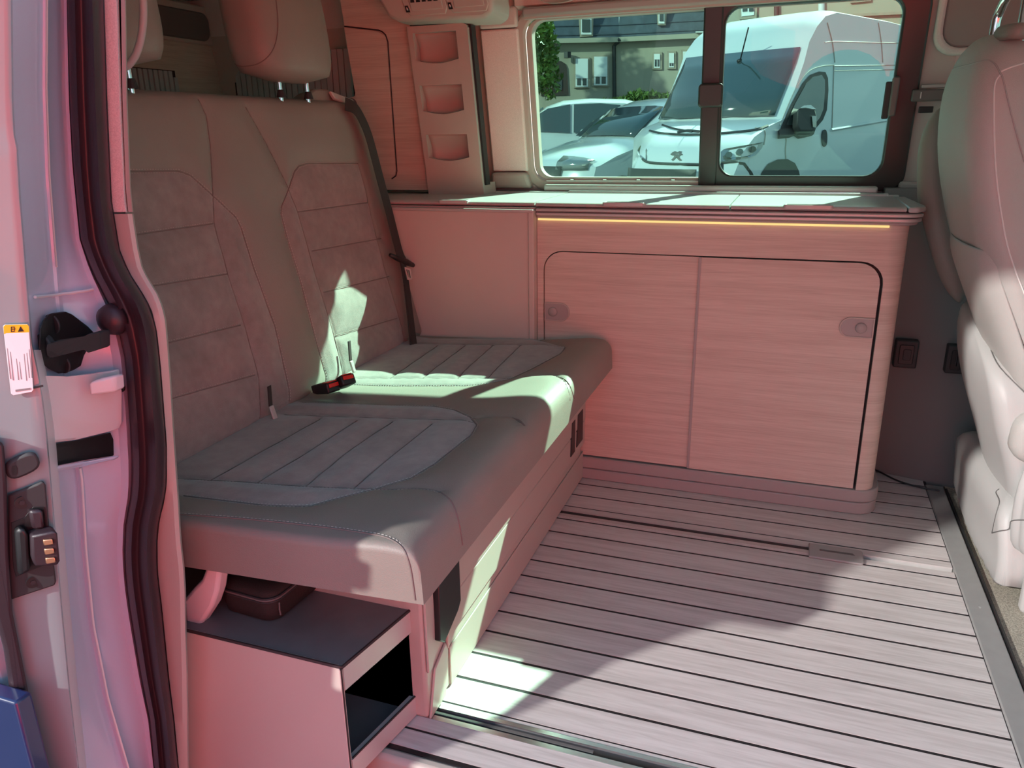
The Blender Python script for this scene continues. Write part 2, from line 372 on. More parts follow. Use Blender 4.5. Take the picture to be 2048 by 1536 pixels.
def cushion(name, parent, O, es, et, en, S, T, thick, r, seams, suede, crown=0.0, rs=None, puff=0.007, mats=('leather', 'suede'), step=0.0062, extra=None, stitched=(), round_back=True):
    """upholstered slab: grid on plane O + s*es + t*et, raised along en; seams: polylines in (s,t)"""
    O, es, et, en = (np.array(q, float) for q in (O, es, et, en))
    rs = rs or r
    def axisvals(L, r):
        e = [r*(1-math.cos(a)) for a in np.linspace(0, math.pi/2, 7)]
        mid = np.linspace(e[-1], L-e[-1], max(3, int((L-2*r)/step)))[1:-1]
        return np.array(e+list(mid)+[L-q for q in e[::-1]])
    s = axisvals(S, rs); t = axisvals(T, r)
    SS, TT = np.meshgrid(s, t, indexing='ij')
    D = np.full(SS.shape, 9.0)
    for pl in seams:
        pl = np.array(pl)
        for a, b in zip(pl[:-1], pl[1:]):
            ab = b-a; L2 = ab@ab+1e-12
            k = np.clip(((SS-a[0])*ab[0]+(TT-a[1])*ab[1])/L2, 0, 1)
            D = np.minimum(D, np.hypot(SS-a[0]-k*ab[0], TT-a[1]-k*ab[1]))
    def edge(d, r):
        d = np.clip(r-d, 0, r); return r-np.sqrt(np.maximum(r*r-d*d, 0))
    ds = np.minimum(SS, S-SS); dt = np.minimum(TT, T-TT)
    H = -np.minimum(np.hypot(edge(ds, rs), edge(dt, r)), r*1.0)
    H = H - 0.0045*np.exp(-(D/0.0055)**2) + puff*(1-np.exp(-(D/0.035)**2))*np.clip(np.minimum(ds, dt)/0.05, 0, 1)
    if crown: H = H + crown*np.sin(np.pi*np.clip(SS/S, 0, 1))*np.sin(np.pi*np.clip(TT/T, 0, 1))
    if extra is not None: H = H + extra(SS, TT)
    ns, ntt = SS.shape
    P = O + SS[..., None]*es + TT[..., None]*et + H[..., None]*en
    # shrink skirt slightly to follow the rounding
    V = P.reshape(-1, 3).tolist(); F = []; MI = []
    idx = np.arange(ns*ntt).reshape(ns, ntt)
    cs = 0.25*(SS[:-1, :-1]+SS[1:, :-1]+SS[:-1, 1:]+SS[1:, 1:]); ct = 0.25*(TT[:-1, :-1]+TT[1:, :-1]+TT[:-1, 1:]+TT[1:, 1:])
    msk = np.zeros(cs.shape, bool)
    for pg in suede: msk |= inpoly(cs, ct, pg)
    a = idx[:-1, :-1].ravel(); b = idx[1:, :-1].ravel(); c = idx[1:, 1:].ravel(); d = idx[:-1, 1:].ravel()
    F = np.stack([a, b, c, d], 1).tolist(); MI = msk.ravel().astype(int).tolist()
    rim = list(idx[:, 0]) + list(idx[-1, 1:]) + list(idx[-2::-1, -1]) + list(idx[0, -2:0:-1])
    base = len(V); n = len(rim)
    flat = [np.array(V[i]) for i in rim]
    ctr = O + es*S/2 + et*T/2
    for lvl in (0.5, 1.0):
        for p in flat:
            h = (p-O)@en; q = p-en*(h+thick*lvl) if lvl == 1.0 else p-en*((h+r)+(thick-r)*lvl)
            V.append(q.tolist())
    for lv in range(2):
        A = rim if lv == 0 else list(range(base, base+n)); B = list(range(base+lv*n, base+lv*n+n))
        if lv == 1: A = list(range(base, base+n)); B = list(range(base+n, base+2*n))
        for i in range(n):
            j = (i+1) % n; F.append([int(A[i]), int(A[j]), int(B[j]), int(B[i])]); MI.append(0)
    F.append([base+n+i for i in range(n-1, -1, -1)]); MI.append(0)
    o = obj(name, V, F, list(mats), parent, mi=MI, smooth=True, auto=60)
    # seams as thin dark lines laid in the grooves, plus stitching
    def at(st):
        i = min(max(np.searchsorted(s, st[0])-1, 0), ns-2); j = min(max(np.searchsorted(t, st[1])-1, 0), ntt-2)
        u = (st[0]-s[i])/(s[i+1]-s[i]); w = (st[1]-t[j])/(t[j+1]-t[j]); u = min(max(u, 0), 1); w = min(max(w, 0), 1)
        return (1-u)*(1-w)*P[i, j]+u*(1-w)*P[i+1, j]+(1-u)*w*P[i, j+1]+u*w*P[i+1, j+1]
    for pl in seams:
        rs = resample(pl, 0.012)
        path = [at(q)+en*0.0004 for q in rs]
        v, f = tubeg(path, 0.0011, 5); obj('seam', v, f, 'seam', o, smooth=True)
    parts = []
    for pl, off in stitched:
        rs = resample(pl, 0.0075)
        for k in range(len(rs)-1):
            a_, b_ = rs[k], rs[k+1]; tdir = (b_-a_)/np.linalg.norm(b_-a_); nn = np.array([-tdir[1], tdir[0]])*off
            p = at(a_+nn); q = at(a_+nn+(b_-a_)*0.55)
            if np.linalg.norm(q-p) > 0.02: continue
            sd = np.cross(q-p, en); sd = sd/(np.linalg.norm(sd)+1e-9)*0.0006
            parts.append(([p+sd, q+sd, q-sd, p-sd, p+sd*0+en*0.0009, q+en*0.0009], [(0, 1, 5, 4), (3, 4, 5, 2), (0, 4, 3), (1, 2, 5)]))
    if parts:
        v, f = merge(parts); st_ = obj('stitching', v, f, 'stitch', o); st_['kind'] = 'stuff'
    return o, at

# ================================================================== VAN SHELL (the room)
def Wp(x, z, off=0.0):
    """point on the far side wall, off = distance towards the room"""
    return np.array([x, 2.78-0.2*(z-0.955)-off, z])
def wslab(name, poly, off0, off1, m, parent, **k):
    v, f = slabg([Wp(x, z, off0) for x, z in poly], Wp(0, 0, off1)-Wp(0, 0, off0)); return obj(name, v, f, m, parent, **k)
def wring(name, outer, inner, off0, off1, m, parent, **k):
    v, f = ringg(outer, inner, 1, 0, 1)
    v = [Wp(p[0], p[2], off0 if p[1] == 0 else off1) for p in v]; return obj(name, v, f, m, parent, **k)

wl = thing('wall_left', 'beige inner side wall of the camper with the long side window', None, kind='structure')
X0, X1 = -2.3, 1.9
wslab('lower_panel', [(X0, -0.6), (X1, -0.6), (X1, 0.94), (X0, 0.94)], -0.06, 0, 'grey_trim', wl)
wslab('upper_panel', [(X0, 1.495), (X1, 1.495), (X1, 1.9), (X0, 1.9)], -0.06, 0, 'headliner', wl)
wslab('rear_pillar', [(X0, 0.94), (-0.915, 0.94), (-0.915, 1.495), (X0, 1.495)], -0.06, 0, 'trim', wl)
wslab('front_pillar', [(0.265, 0.94), (0.40, 0.94), (0.40, 1.495), (0.265, 1.495)], -0.06, 0, 'trim', wl)
wslab('cab_panel', [(1.25, 0.94), (X1, 0.94), (X1, 1.495), (1.25, 1.495)], -0.06, 0, 'trim', wl)
# padded pillar cover between pocket column and window, with its seams
wslab('pillar_cover', rrect(-1.06, -0.925, 0.99, 1.455, 0.006), 0, 0.03, 'trim_speckle', wl, bevel=0.01)
wslab('pillar_cap', [(-1.06, 1.458), (-0.925, 1.458), (-0.925, 1.52), (-1.06, 1.52)], 0, 0.034, 'headliner', wl, bevel=0.008)
wslab('pillar_foot', [(-1.07, 0.93), (-0.91, 0.93), (-0.925, 0.986), (-1.06, 0.986)], 0, 0.05, 'trim', wl, bevel=0.012)

w1 = thing('window_1', 'long tinted sliding side window above the kitchen worktop', None, kind='structure')
o1 = rrect(-0.945, 0.31, 0.92, 1.52, 0.09, 6); i1 = rrect(-0.905, 0.262, 0.955, 1.483, 0.055, 6)
wring('surround', o1, i1, 0.0, 0.018, 'trim', w1, bevel=0.008)
wring('inner_lip', rrect(-0.905, 0.262, 0.955, 1.483, 0.055, 6), rrect(-0.885, 0.245, 0.968, 1.476, 0.045, 6), -0.035, 0.004, 'trim', w1, bevel=0.003)
wslab('pane', rrect(-0.9, -0.27, 0.96, 1.482, 0.02), -0.034, -0.030, 'glass_green', w1)
wslab('pane', rrect(-0.27, 0.25, 0.96, 1.482, 0.02), -0.024, -0.020, 'glass_green', w1)
# black frame of the sliding pane
wring('sliding_frame', rrect(-0.315, 0.315, 0.928, 1.5, 0.05, 6), rrect(-0.252, 0.243, 0.975, 1.476, 0.05, 6), -0.012, 0.022, 'frame_black', w1, bevel=0.006)
wslab('centre_post', rrect(-0.318, -0.258, 0.93, 1.5, 0.006), -0.014, 0.026, 'frame_black', w1, bevel=0.006)
wslab('latch', rrect(-0.325, -0.248, 1.19, 1.262, 0.012), 0.026, 0.045, 'frame_black', w1, bevel=0.006)
wslab('bottom_track', [(-0.86, 0.946), (0.24, 0.946), (0.24, 0.958), (-0.86, 0.958)], -0.01, 0.016, 'alu', w1)
for xx in (-0.77, -0.65, -0.53, -0.41):
    wslab('clip', [(xx, 0.957), (xx+0.012, 0.957), (xx+0.012, 0.962), (xx, 0.962)], 0.0, 0.014, 'alu_bright', w1)
wslab('catch', rrect(0.238, 0.258, 1.152, 1.262, 0.006), 0.022, 0.05, 'bracket', w1, bevel=0.004)
wslab('catch_plate', rrect(0.222, 0.24, 1.145, 1.25, 0.004), 0.022, 0.034, 'soft_black', w1, bevel=0.003)
# blind cassette above the window
bc = thing('trim_1', 'dark rose blind cassette along the top of the side window', None, kind='structure')
wslab('cassette', [(-0.90, 1.484), (0.22, 1.484), (0.22, 1.512), (-0.9, 1.512)], 0.0, 0.05, 'grey_trim', bc, bevel=0.008)
wslab('cassette_lip', [(-0.90, 1.478), (0.22, 1.478), (0.22, 1.484), (-0.9, 1.484)], 0.02, 0.042, 'trim', bc)

ceil = box('ceiling', -2.35, 1.5, 0.95, 2.8, 1.62, 1.7, 'headliner'); tag(ceil, 'pale cloth headliner of the camper', None, kind='structure')
# rounded cove between ceiling and wall
cv = []
for k in range(9):
    a = rad(90*k/8); cv.append((2.66-0.10+0.10*math.cos(a)-0.02, 1.52+0.10*math.sin(a)))
prof = [(2.70, 1.50)]+cv+[(2.45, 1.64), (2.75, 1.66)]
cvo = prism('trim_2', prof, 0, -0.93, 1.4, 'headliner', smooth=True, auto=40); tag(cvo, 'rounded headliner edge over the side window', None, kind='structure')
# reading lamp recess above the window
rl = thing('reading_lamp', 'small oval ceiling reading lamp above the side window', 'lamp')
p0 = Wp(-0.77, 1.525, 0.06)
loft('bezel', [[p0+np.array([0.055*rr*math.cos(a), -q, 0.012*rr*math.sin(a)]) for a in np.linspace(0, 2*math.pi, 25)[:-1]] for rr, q in ((1, 0), (1, 0.008), (0.86, 0.008), (0.84, 0.003))], 'trim', rl)

wr_ = thing('wall_rear', 'rear wall of the camper behind the bench', None, kind='structure')
box('rear_panel', -2.32, -2.25, 0.9, 2.9, -0.6, 1.7, 'ash_wall', wr_)
wright = thing('wall_right', 'door side body wall of the camper', None, kind='structure')
# rear quarter on the door side (behind the open sliding door), with a tinted window
box('quarter_panel', -2.3, -1.03, 0.86, 0.90, -0.6, 0.92, 'grey_trim', wright)
box('quarter_top', -2.3, -1.03, 0.86, 0.90, 1.31, 1.7, 'headliner', wright)
box('roof_rail', -1.12, 0.62, 0.87, 0.96, 1.42, 1.72, 'paint_satin', wright)
w2 = thing('window_2', 'tinted quarter window behind the bench', None, kind='structure')
box('pane', -2.3, -1.03, 0.875, 0.88, 0.92, 1.31, 'glass_green', w2)
# body below and above the cab
box('front_door', 0.95, 1.9, 0.86, 0.90, -0.6, 0.92, 'paint', wright)
# cab front end: bulkhead under the windscreen
wf = thing('wall_front', 'dashboard end of the cab', None, kind='structure')
box('dash', 1.45, 1.9, 0.9, 2.75, -0.6, 0.75, 'dark_trim', wf, bevel=0.05)

# ------------------------------------------------------------------ floor
fl = thing('floor', 'ash plank floor with black caulked joints', None, kind='structure')
YE = [1.046, 1.098, 1.186, 1.269, 1.355, 1.44, 1.524, 1.608, 1.695, 1.777, 1.862, 1.948, 2.032, 2.118, 2.203, 2.287, 2.363, 2.447, 2.527, 2.612, 2.70]
for ya, yb in ((1.04, 1.13), (1.176, 2.055), (2.09, 2.72)): box('joint_bed', -1.3, 0.49, ya, yb, -0.05, -0.0008, 'caulk', fl)
box('bed_floor', -1.3, 0.49, 1.04, 2.72, -0.06, -0.03, 'caulk', fl)
for i in range(len(YE)-1):
    a, b = YE[i]+0.004, YE[i+1]-0.004
    if i == 1: a, b = 1.1, 1.138            # silver rail sits in this plank
    if abs(YE[i]-2.032) < 1e-6: b = 2.062
    xl = -0.66 if b < 2.35 else -0.1
    if i == 15: xl = -0.66
    o = box('plank', xl, 0.482, a, b, -0.02, 0.0, 'plank', fl)
    for v in o.data.vertices: pass
    o.location = (0, 0, 0)
box('plank', -0.66, 0.482, 1.172, 1.1855, -0.02, 0.0, 'plank', fl)
box('plank', -0.66, 0.482, 2.086, 2.1158, -0.02, 0.0, 'plank', fl)
# front rail: slot between bright lips
box('rail_slot', -0.66, 0.482, 1.138, 1.172, -0.03, -0.004, 'black', fl)
box('rail_lip', -0.66, 0.482, 1.132, 1.144, -0.02, 0.0015, 'alu_bright', fl)
box('rail_lip', -0.66, 0.482, 1.166, 1.176, -0.02, 0.0015, 'alu_bright', fl)
box('rail_rib', -0.66, -0.268, 1.152, 1.158, -0.02, -0.001, 'dark_trim', fl)
# rear rail
box('rail_slot', -0.66, 0.125, 2.064, 2.084, -0.03, -0.0012, 'black', fl)
box('rail_lip', -0.66, 0.125, 2.046, 2.064, -0.015, 0.0012, 'alu', fl)
box('rail_lip', -0.66, 0.125, 2.084, 2.092, -0.015, 0.0012, 'alu', fl)
cp = rrect(0.122, 0.262, 2.022, 2.098, 0.012, 4, (1, 0, 0, 1))
prism('rail_end_cap', cp, 2, 0.0, 0.007, 'grey_trim', fl, bevel=0.003)
prism('rail_end_cap_groove', [(0.15, 2.06), (0.24, 2.06), (0.235, 2.07), (0.15, 2.068)], 2, 0.007, 0.0078, 'dark_trim', fl)
# threshold and step
box('threshold', 0.484, 0.538, 1.0, 2.62, -0.02, 0.004, 'threshold', fl, bevel=0.003)
tube('threshold_seal', [(0.543, 1.0, 0.003), (0.543, 2.6, 0.003)], 0.004, 'black', fl)
for yy in (1.38, 1.9): cyl('screw', (0.512, yy, 0.004), (0, 0, 1), 0.0035, 0.001, 'alu_bright', fl, n=10)
cb = box('carpet', 0.545, 1.6, 0.95, 2.65, -0.03, -0.004, 'carpet'); tag(cb, 'sandy flecked cab carpet beside the grey threshold', 'carpet', kind='stuff')
box('step_riser', -1.3, 0.49, 1.015, 1.044, -0.32, -0.001, 'trim', fl, bevel=0.01)
box('step_tread', -1.3, 0.9, 0.55, 1.02, -0.34, -0.3, 'dark_trim', fl)
box('sill', -1.3, 1.6, 0.80, 0.86, -0.5, -0.27, 'paint', fl, bevel=0.02)
# curved side panel ahead of the kitchen, wire along its foot
rings = []
for z, d in ((-0.02, 0), (0.25, 0.0), (0.5, 0.01), (0.8, 0.03), (0.94, 0.05)):
    rings.append([(0.26, 2.66+d, z), (0.36, 2.685+d, z), (0.44, 2.665+d, z), (0.6, 2.63+d, z), (0.9, 2.62+d, z), (0.9, 2.8, z), (0.26, 2.8, z)])
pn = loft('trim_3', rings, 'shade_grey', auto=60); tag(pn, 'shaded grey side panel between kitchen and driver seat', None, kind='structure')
pan = wslab('trim_4', [(0.3, 0.86), (0.42, 0.86), (0.4, 0.955), (0.3, 0.96)], 0.0, 0.03, 'grey_trim', None, bevel=0.01); tag(pan, 'grey trim piece at the lower front corner of the window', None, kind='structure')
for k, (x0, x1) in enumerate(((0.343, 0.41), (0.487, 0.54))):
    s = thing('socket_plate', ('square black socket plate low on the grey side panel beside the kitchen', 'black socket plate half hidden behind the driver seat')[k], 'socket', 'sockets on the side panel')
    y = 2.655 if k == 0 else 2.63
    box('plate', x0, x1, y-0.006, y+0.03, 0.385, 0.475, 'soft_black', s, bevel=0.004)
    prism('inner_frame', rrect(x0+0.012, x1-0.012, 0.398, 0.462, 0.006), 1, y-0.010, y-0.006, 'black', s, bevel=0.002)
    prism('outlet', rrect(x0+0.024, x1-0.02, 0.412, 0.448, 0.005), 1, y-0.013, y-0.010, 'soft_black', s, bevel=0.002)
cw = tube('floor_cable', smooth_path([(0.29, 2.68, 0.01), (0.335, 2.675, 0.012), (0.40, 2.62, 0.006), (0.46, 2.59, 0.005), (0.52, 2.575, 0.006)], 6), 0.003, 'black')
tag(cw, 'thin black cable lying along the foot of the grey side panel', 'cable')

# ================================================================== KITCHEN
kc = thing('kitchen_cabinet', 'ash-fronted kitchen cabinet with two sliding doors', 'cabinet')
KY = 2.335
# carcass face with rounded right corner, opening cut
R = 0.05
face_out = [(-0.757, 0.08), (-0.757, 0.872)]
# top band, left stile, bottom lip, right rounded stile
box('top_rail', -0.757, 0.249, KY, KY+0.018, 0.768, 0.872, 'ash', kc)
box('left_stile', -0.757, -0.737, KY, KY+0.018, 0.08, 0.769, 'ash', kc)
arc = [(0.249, KY), (0.30-R, KY)] + [(0.30-R+R*math.sin(rad(a)), KY+R-R*math.cos(rad(a))) for a in range(10, 91, 10)] + [(0.30, 2.74), (0.282, 2.74), (0.282, KY+R)]
arc += [(0.30-R+(R-0.018)*math.sin(rad(a)), KY+R-(R-0.018)*math.cos(rad(a))) for a in range(80, 0, -10)] + [(0.249, KY+0.018)]
v, f = prismg(arc, 2, 0.08, 0.872); obj('right_end', v, f, 'ash', kc, smooth=True, auto=40)
def fillet(cx, cz, sx, sz, r, y0, y1, m, parent, name='corner_fillet'):
    """corner piece filling a square corner outside a quarter circle"""
    pts = [(cx, cz)]+[(cx+sx*(r-r*math.sin(rad(a))), cz+sz*(r-r*math.cos(rad(a)))) for a in range(0, 91, 15)]
    return prism(name, pts, 1, y0, y1, m, parent)
fillet(0.249, 0.768, -1, -1, 0.062, KY, KY+0.018, 'ash', kc)
fillet(-0.737, 0.768, 1, -1, 0.062, KY, KY+0.018, 'ash', kc)
box('back_board', -0.757, 0.28, KY+0.05, KY+0.06, 0.05, 0.87, 'dark_trim', kc)
box('left_side', -0.757, -0.742, KY+0.018, 2.74, 0.05, 0.87, 'ash', kc)
def tagdoor(x0, x1, z0, z1, r, corners, y, name='sliding_door'):
    d = prism(name, rrect(x0, x1, z0, z1, r, 6, corners), 1, y, y+0.014, 'ash', kc)
    return d
dl = tagdoor(-0.734, -0.2535, 0.085, 0.764, 0.058, (0, 1, 0, 0), KY+0.004)
dr = tagdoor(-0.2465, 0.241, 0.083, 0.763, 0.058, (1, 0, 0, 0), KY+0.001)
box('centre_strip', -0.2535, -0.2465, KY-0.002, KY+0.02, 0.084, 0.764, 'grey_trim', kc)
for d, x0, x1, kx, cr in ((dl, -0.734, -0.65, -0.706, (1, 0, 0, 1)), (dr, 0.150, 0.241, 0.207, (0, 1, 1, 0))):
    z0, z1 = (0.541, 0.602) if d is dl else (0.551, 0.61)
    yy = KY+0.001 if d is dl else KY-0.002
    hp = prism('handle_plate', rrect(x0, x1, z0, z1, 0.0295, 8, cr), 1, yy, yy+0.004, 'grey_trim', d, bevel=0.0015)
    v, f = ringg(rrect(x0, x1, z0, z1, 0.0295, 8, cr), rrect(x0+0.004, x1-0.004, z0+0.004, z1-0.004, 0.0255, 8, cr), 1, yy-0.0025, yy)
    obj('plate_rim', v, f, 'trim', d, bevel=0.001)
    cx, cz = kx, (z0+z1)/2
    rr = [(0.0155, 0), (0.0155, 0.003), (0.013, 0.006), (0.004, 0.0075)]
    loft('push_knob', [[(cx+r_*math.cos(a), yy-h, cz+r_*math.sin(a)) for a in np.linspace(0, 2*math.pi, 25)[:-1]] for r_, h in rr], 'grey_trim', d)
# plinth, rounded round the corner, with a groove
def plinth(name, e, z0, z1, m, lo=0.0, hi=0.0, bev=0.0):
    R2 = R+0.012+e
    pl = [(-0.757, KY-e), (0.31-R2, KY-e)]+[(0.312+e-R2+R2*math.sin(rad(a)), KY-e+R2-R2*math.cos(rad(a))) for a in range(10, 91, 10)]+[(0.312+e, 2.74), (-0.757, 2.74)]
    v, f = prismg(pl, 2, z0, z1); return obj(name, v, f, m, kc, bevel=bev)
plinth('plinth', 0.004, 0.0, 0.0385, 'grey_trim', bev=0.004)
plinth('plinth_band', 0.006, 0.0405, 0.08, 'grey_trim', bev=0.004)
# aluminium edge profile under the worktop
wt_ = thing('worktop', 'pale green-lit grey worktop with hinged lids along the window', 'worktop')
def rail(name, e, z0, z1, m, x0=-0.757, bev=0.002, xr=0.312, parent=None):
    pl = [(x0, KY-e), (xr-R, KY-e)]+[(xr+e-R+R*math.sin(rad(a)), KY-e+R-R*math.cos(rad(a))) for a in range(10, 91, 10)]+[(xr+e, 2.74), (x0, 2.74)]
    v, f = prismg(pl, 2, z0, z1); return obj(name, v, f, m, parent or wt_, bevel=bev)
rail('edge_profile', 0.006, 0.868, 0.876, 'grey_trim')
rail('edge_profile', 0.014, 0.8765, 0.887, 'alu', bev=0.003)
rail('edge_groove', 0.008, 0.887, 0.890, 'dark_trim', bev=0)
rail('edge_profile', 0.017, 0.890, 0.8995, 'alu', bev=0.003)
rail('edge_groove', 0.008, 0.8995, 0.902, 'dark_trim', bev=0)
ls = thing('led_strip', 'warm yellow light strip under the worktop edge', 'light strip')
obj('diffuser', *boxg(-0.752, 0.245, KY-0.008, KY-0.0005, 0.8625, 0.8675), 'led', ls)
# worktop base and lids
def lid(x0, x1, xb0, xb1, name='lid', zt=0.917):
    prof = []
    y0, y1 = 2.322, 2.695
    pts = [(y0+0.012, 0.9025), (y0+0.002, 0.906), (y0, 0.910), (y0+0.004, 0.915), (y0+0.014, zt), (y0+0.05, zt+0.0005), (y1, zt+0.001), (y1, 0.9025)]
    n = len(pts)
    V = [(x0 if y < 2.4 else xb0, y, z) for y, z in pts]+[(x1 if y < 2.4 else xb1, y, z) for y, z in pts]
    F = [tuple(range(n-1, -1, -1)), tuple(range(n, 2*n))]+[(i, (i+1) % n, n+(i+1) % n, n+i) for i in range(n)]
    return obj(name, V, F, 'counter', wt_, smooth=True, auto=50)
L1 = lid(-1.5, -0.762, -1.5, -0.762); L2 = lid(-0.758, -0.176, -0.758, -0.176); L3 = lid(-0.172, 0.281, -0.172, 0.281)
v, f = prismg([(0.285, 2.322), (0.31, 2.326), (0.332, 2.36), (0.335, 2.40), (0.318, 2.695), (0.285, 2.695)], 2, 0.9025, 0.917)
obj('end_piece', v, f, 'counter', wt_, bevel=0.005)
for L, (x0, x1) in ((L1, (-1.085, -0.985)), (L2, (-0.545, -0.42)), (L3, (-0.03, 0.098))):
    v, f = ringg(rrect(x0, x1, 2.312, 2.350, 0.008, 4), rrect(x0+0.006, x1-0.006, 2.318, 2.344, 0.005, 4), 2, 0.909, 0.9205)
    obj('grip_rim', v, f, 'counter', L, bevel=0.0015)
    box('grip_recess', x0+0.006, x1-0.006, 2.318, 2.344, 0.9165, 0.9178, 'grey_trim', L)
box('back_ledge', -1.5, 0.30, 2.70, 2.785, 0.9, 0.921, 'counter', wt_, bevel=0.004)
box('back_rail', -0.86, 0.24, 2.728, 2.782, 0.921, 0.944, 'alu', wt_, bevel=0.006)
box('hinge_rail', -0.76, 0.27, 2.697, 2.712, 0.905, 0.926, 'alu', wt_, bevel=0.004)

sc_ = thing('side_cabinet', 'plain beige cabinet front between bench and kitchen', 'cabinet')
box('front_panel', -1.6, -0.778, 2.308, 2.33, 0.1, 0.886, 'panel', sc_)
box('edge_post', -0.777, -0.7585, 2.302, 2.35, 0.0, 0.894, 'panel', sc_, bevel=0.003)
box('top_band', -1.6, -0.7595, 2.300, 2.33, 0.8865, 0.8965, 'alu', sc_, bevel=0.003)
box('top_shelf', -1.6, -0.759, 2.312, 2.345, 0.8967, 0.902, 'grey_trim', sc_)
box('carcass', -1.6, -0.76, 2.33, 2.74, 0.0, 0.9, 'panel', sc_)

# ================================================================== WARDROBE, POCKET COLUMN, VENTS
def Vp(x, z, off=0.0):
    return np.array([x, 2.6-0.2*(z-0.955)-off, z])
def vslab(name, poly, off0, off1, m, parent, **k):
    v, f = slabg([Vp(x, z, off0) for x, z in poly], Vp(0, 0, off1)-Vp(0, 0, off0)); return obj(name, v, f, m, parent, **k)
wd = thing('wardrobe', 'tall ash wardrobe side behind the bench', 'wardrobe')
side = [(-1.60, 0.93), (-1.245, 0.93), (-1.245, 1.62), (-1.49, 1.62), (-1.49, 1.27), (-1.498, 1.255), (-1.52, 1.25), (-1.60, 1.25)]
vslab('side_panel', side, -0.06, 0, 'ash_wall', wd)
dpoly = [(-1.49, 0.975), (-1.40, 0.975), (-1.385, 0.985), (-1.378, 1.0), (-1.338, 1.42)]+[(-1.35+0.012*math.cos(rad(a)), 1.43+0.012*math.sin(rad(a))) for a in (10, 40, 70)]+[(-1.365, 1.452), (-1.49, 1.470)]
vslab('door_panel', dpoly, 0.0, 0.005, 'ash_wall', wd)
dp2 = [(-1.49, 1.4745), (-1.363, 1.456), (-1.35, 1.451), (-1.339, 1.441), (-1.334, 1.42), (-1.374, 0.998), (-1.381, 0.981), (-1.40, 0.970)]
tube('door_gap', [Vp(x, z, 0.0015) for x, z in dp2], 0.0022, 'caulk', wd, n=5)
# pull recess on the left edge
vslab('pull_recess', rrect(-1.55, -1.492, 1.165, 1.25, 0.02), -0.02, 0.001, 'dark_trim', wd, bevel=0.003)
pc = thing('pocket_column', 'narrow beige column with three open pockets behind the bench', 'organiser')
def col_ring(outer, inners):
    pass
cx0, cx1 = -1.247, -1.035
col_pockets = [(1.344, 1.438), (1.187, 1.279), (1.033, 1.121)]
px0, px1 = -1.229, -1.075
zs = [0.956]+[q for p in reversed(col_pockets) for q in p]+[1.458]
vslab('stile', [(cx0, 0.956), (px0, 0.956), (px0, 1.458), (cx0, 1.458)], -0.03, 0.022, 'trim', pc)
vslab('stile', [(px1, 0.956), (cx1, 0.956), (cx1, 1.445), (cx1-0.004, 1.454), (cx1-0.014, 1.458), (px1, 1.458)], -0.03, 0.022, 'trim', pc)
for a, b in ((0.956, 1.033), (1.121, 1.187), (1.279, 1.344), (1.438, 1.458)):
    vslab('bridge', [(px0, a), (px1, a), (px1, b), (px0, b)], -0.03, 0.022, 'trim', pc)
for a, b in col_pockets:
    # concave pocket floor
    rings = []
    for t in np.linspace(0, 1, 9):
        z = a+(b-a)*t; dep = -0.02*math.sin(math.pi*min(1, 0.15+t*0.85))
        rings.append([Vp(px0, z, dep+0.004), Vp(px0+0.015, z, dep-0.003), Vp(0.5*(px0+px1), z, dep-0.006), Vp(px1-0.01, z, dep-0.003), Vp(px1, z, dep+0.004)])
    loft('pocket', rings, 'trim', pc, caps=False, closed_ring=False, solid=0.002)
    # bowed lower lip
    lip = [(px0+(px1-px0)*t, a+0.012*(abs(2*t-1)**1.6)) for t in np.linspace(0, 1, 9)]
    vslab('pocket_lip', [(px0, a-0.002)]+lip+[(px1, a-0.002)], -0.01, 0.0225, 'trim', pc)
vslab('shadow_gap', [(cx1+0.001, 0.95), (cx1+0.008, 0.95), (cx1+0.008, 1.455), (cx1+0.001, 1.455)], -0.03, 0.006, 'caulk', pc)
vslab('foot', [(-1.25, 0.915), (-1.035, 0.915), (-1.035, 0.956), (-1.25, 0.956)], -0.1, 0.02, 'trim', pc)

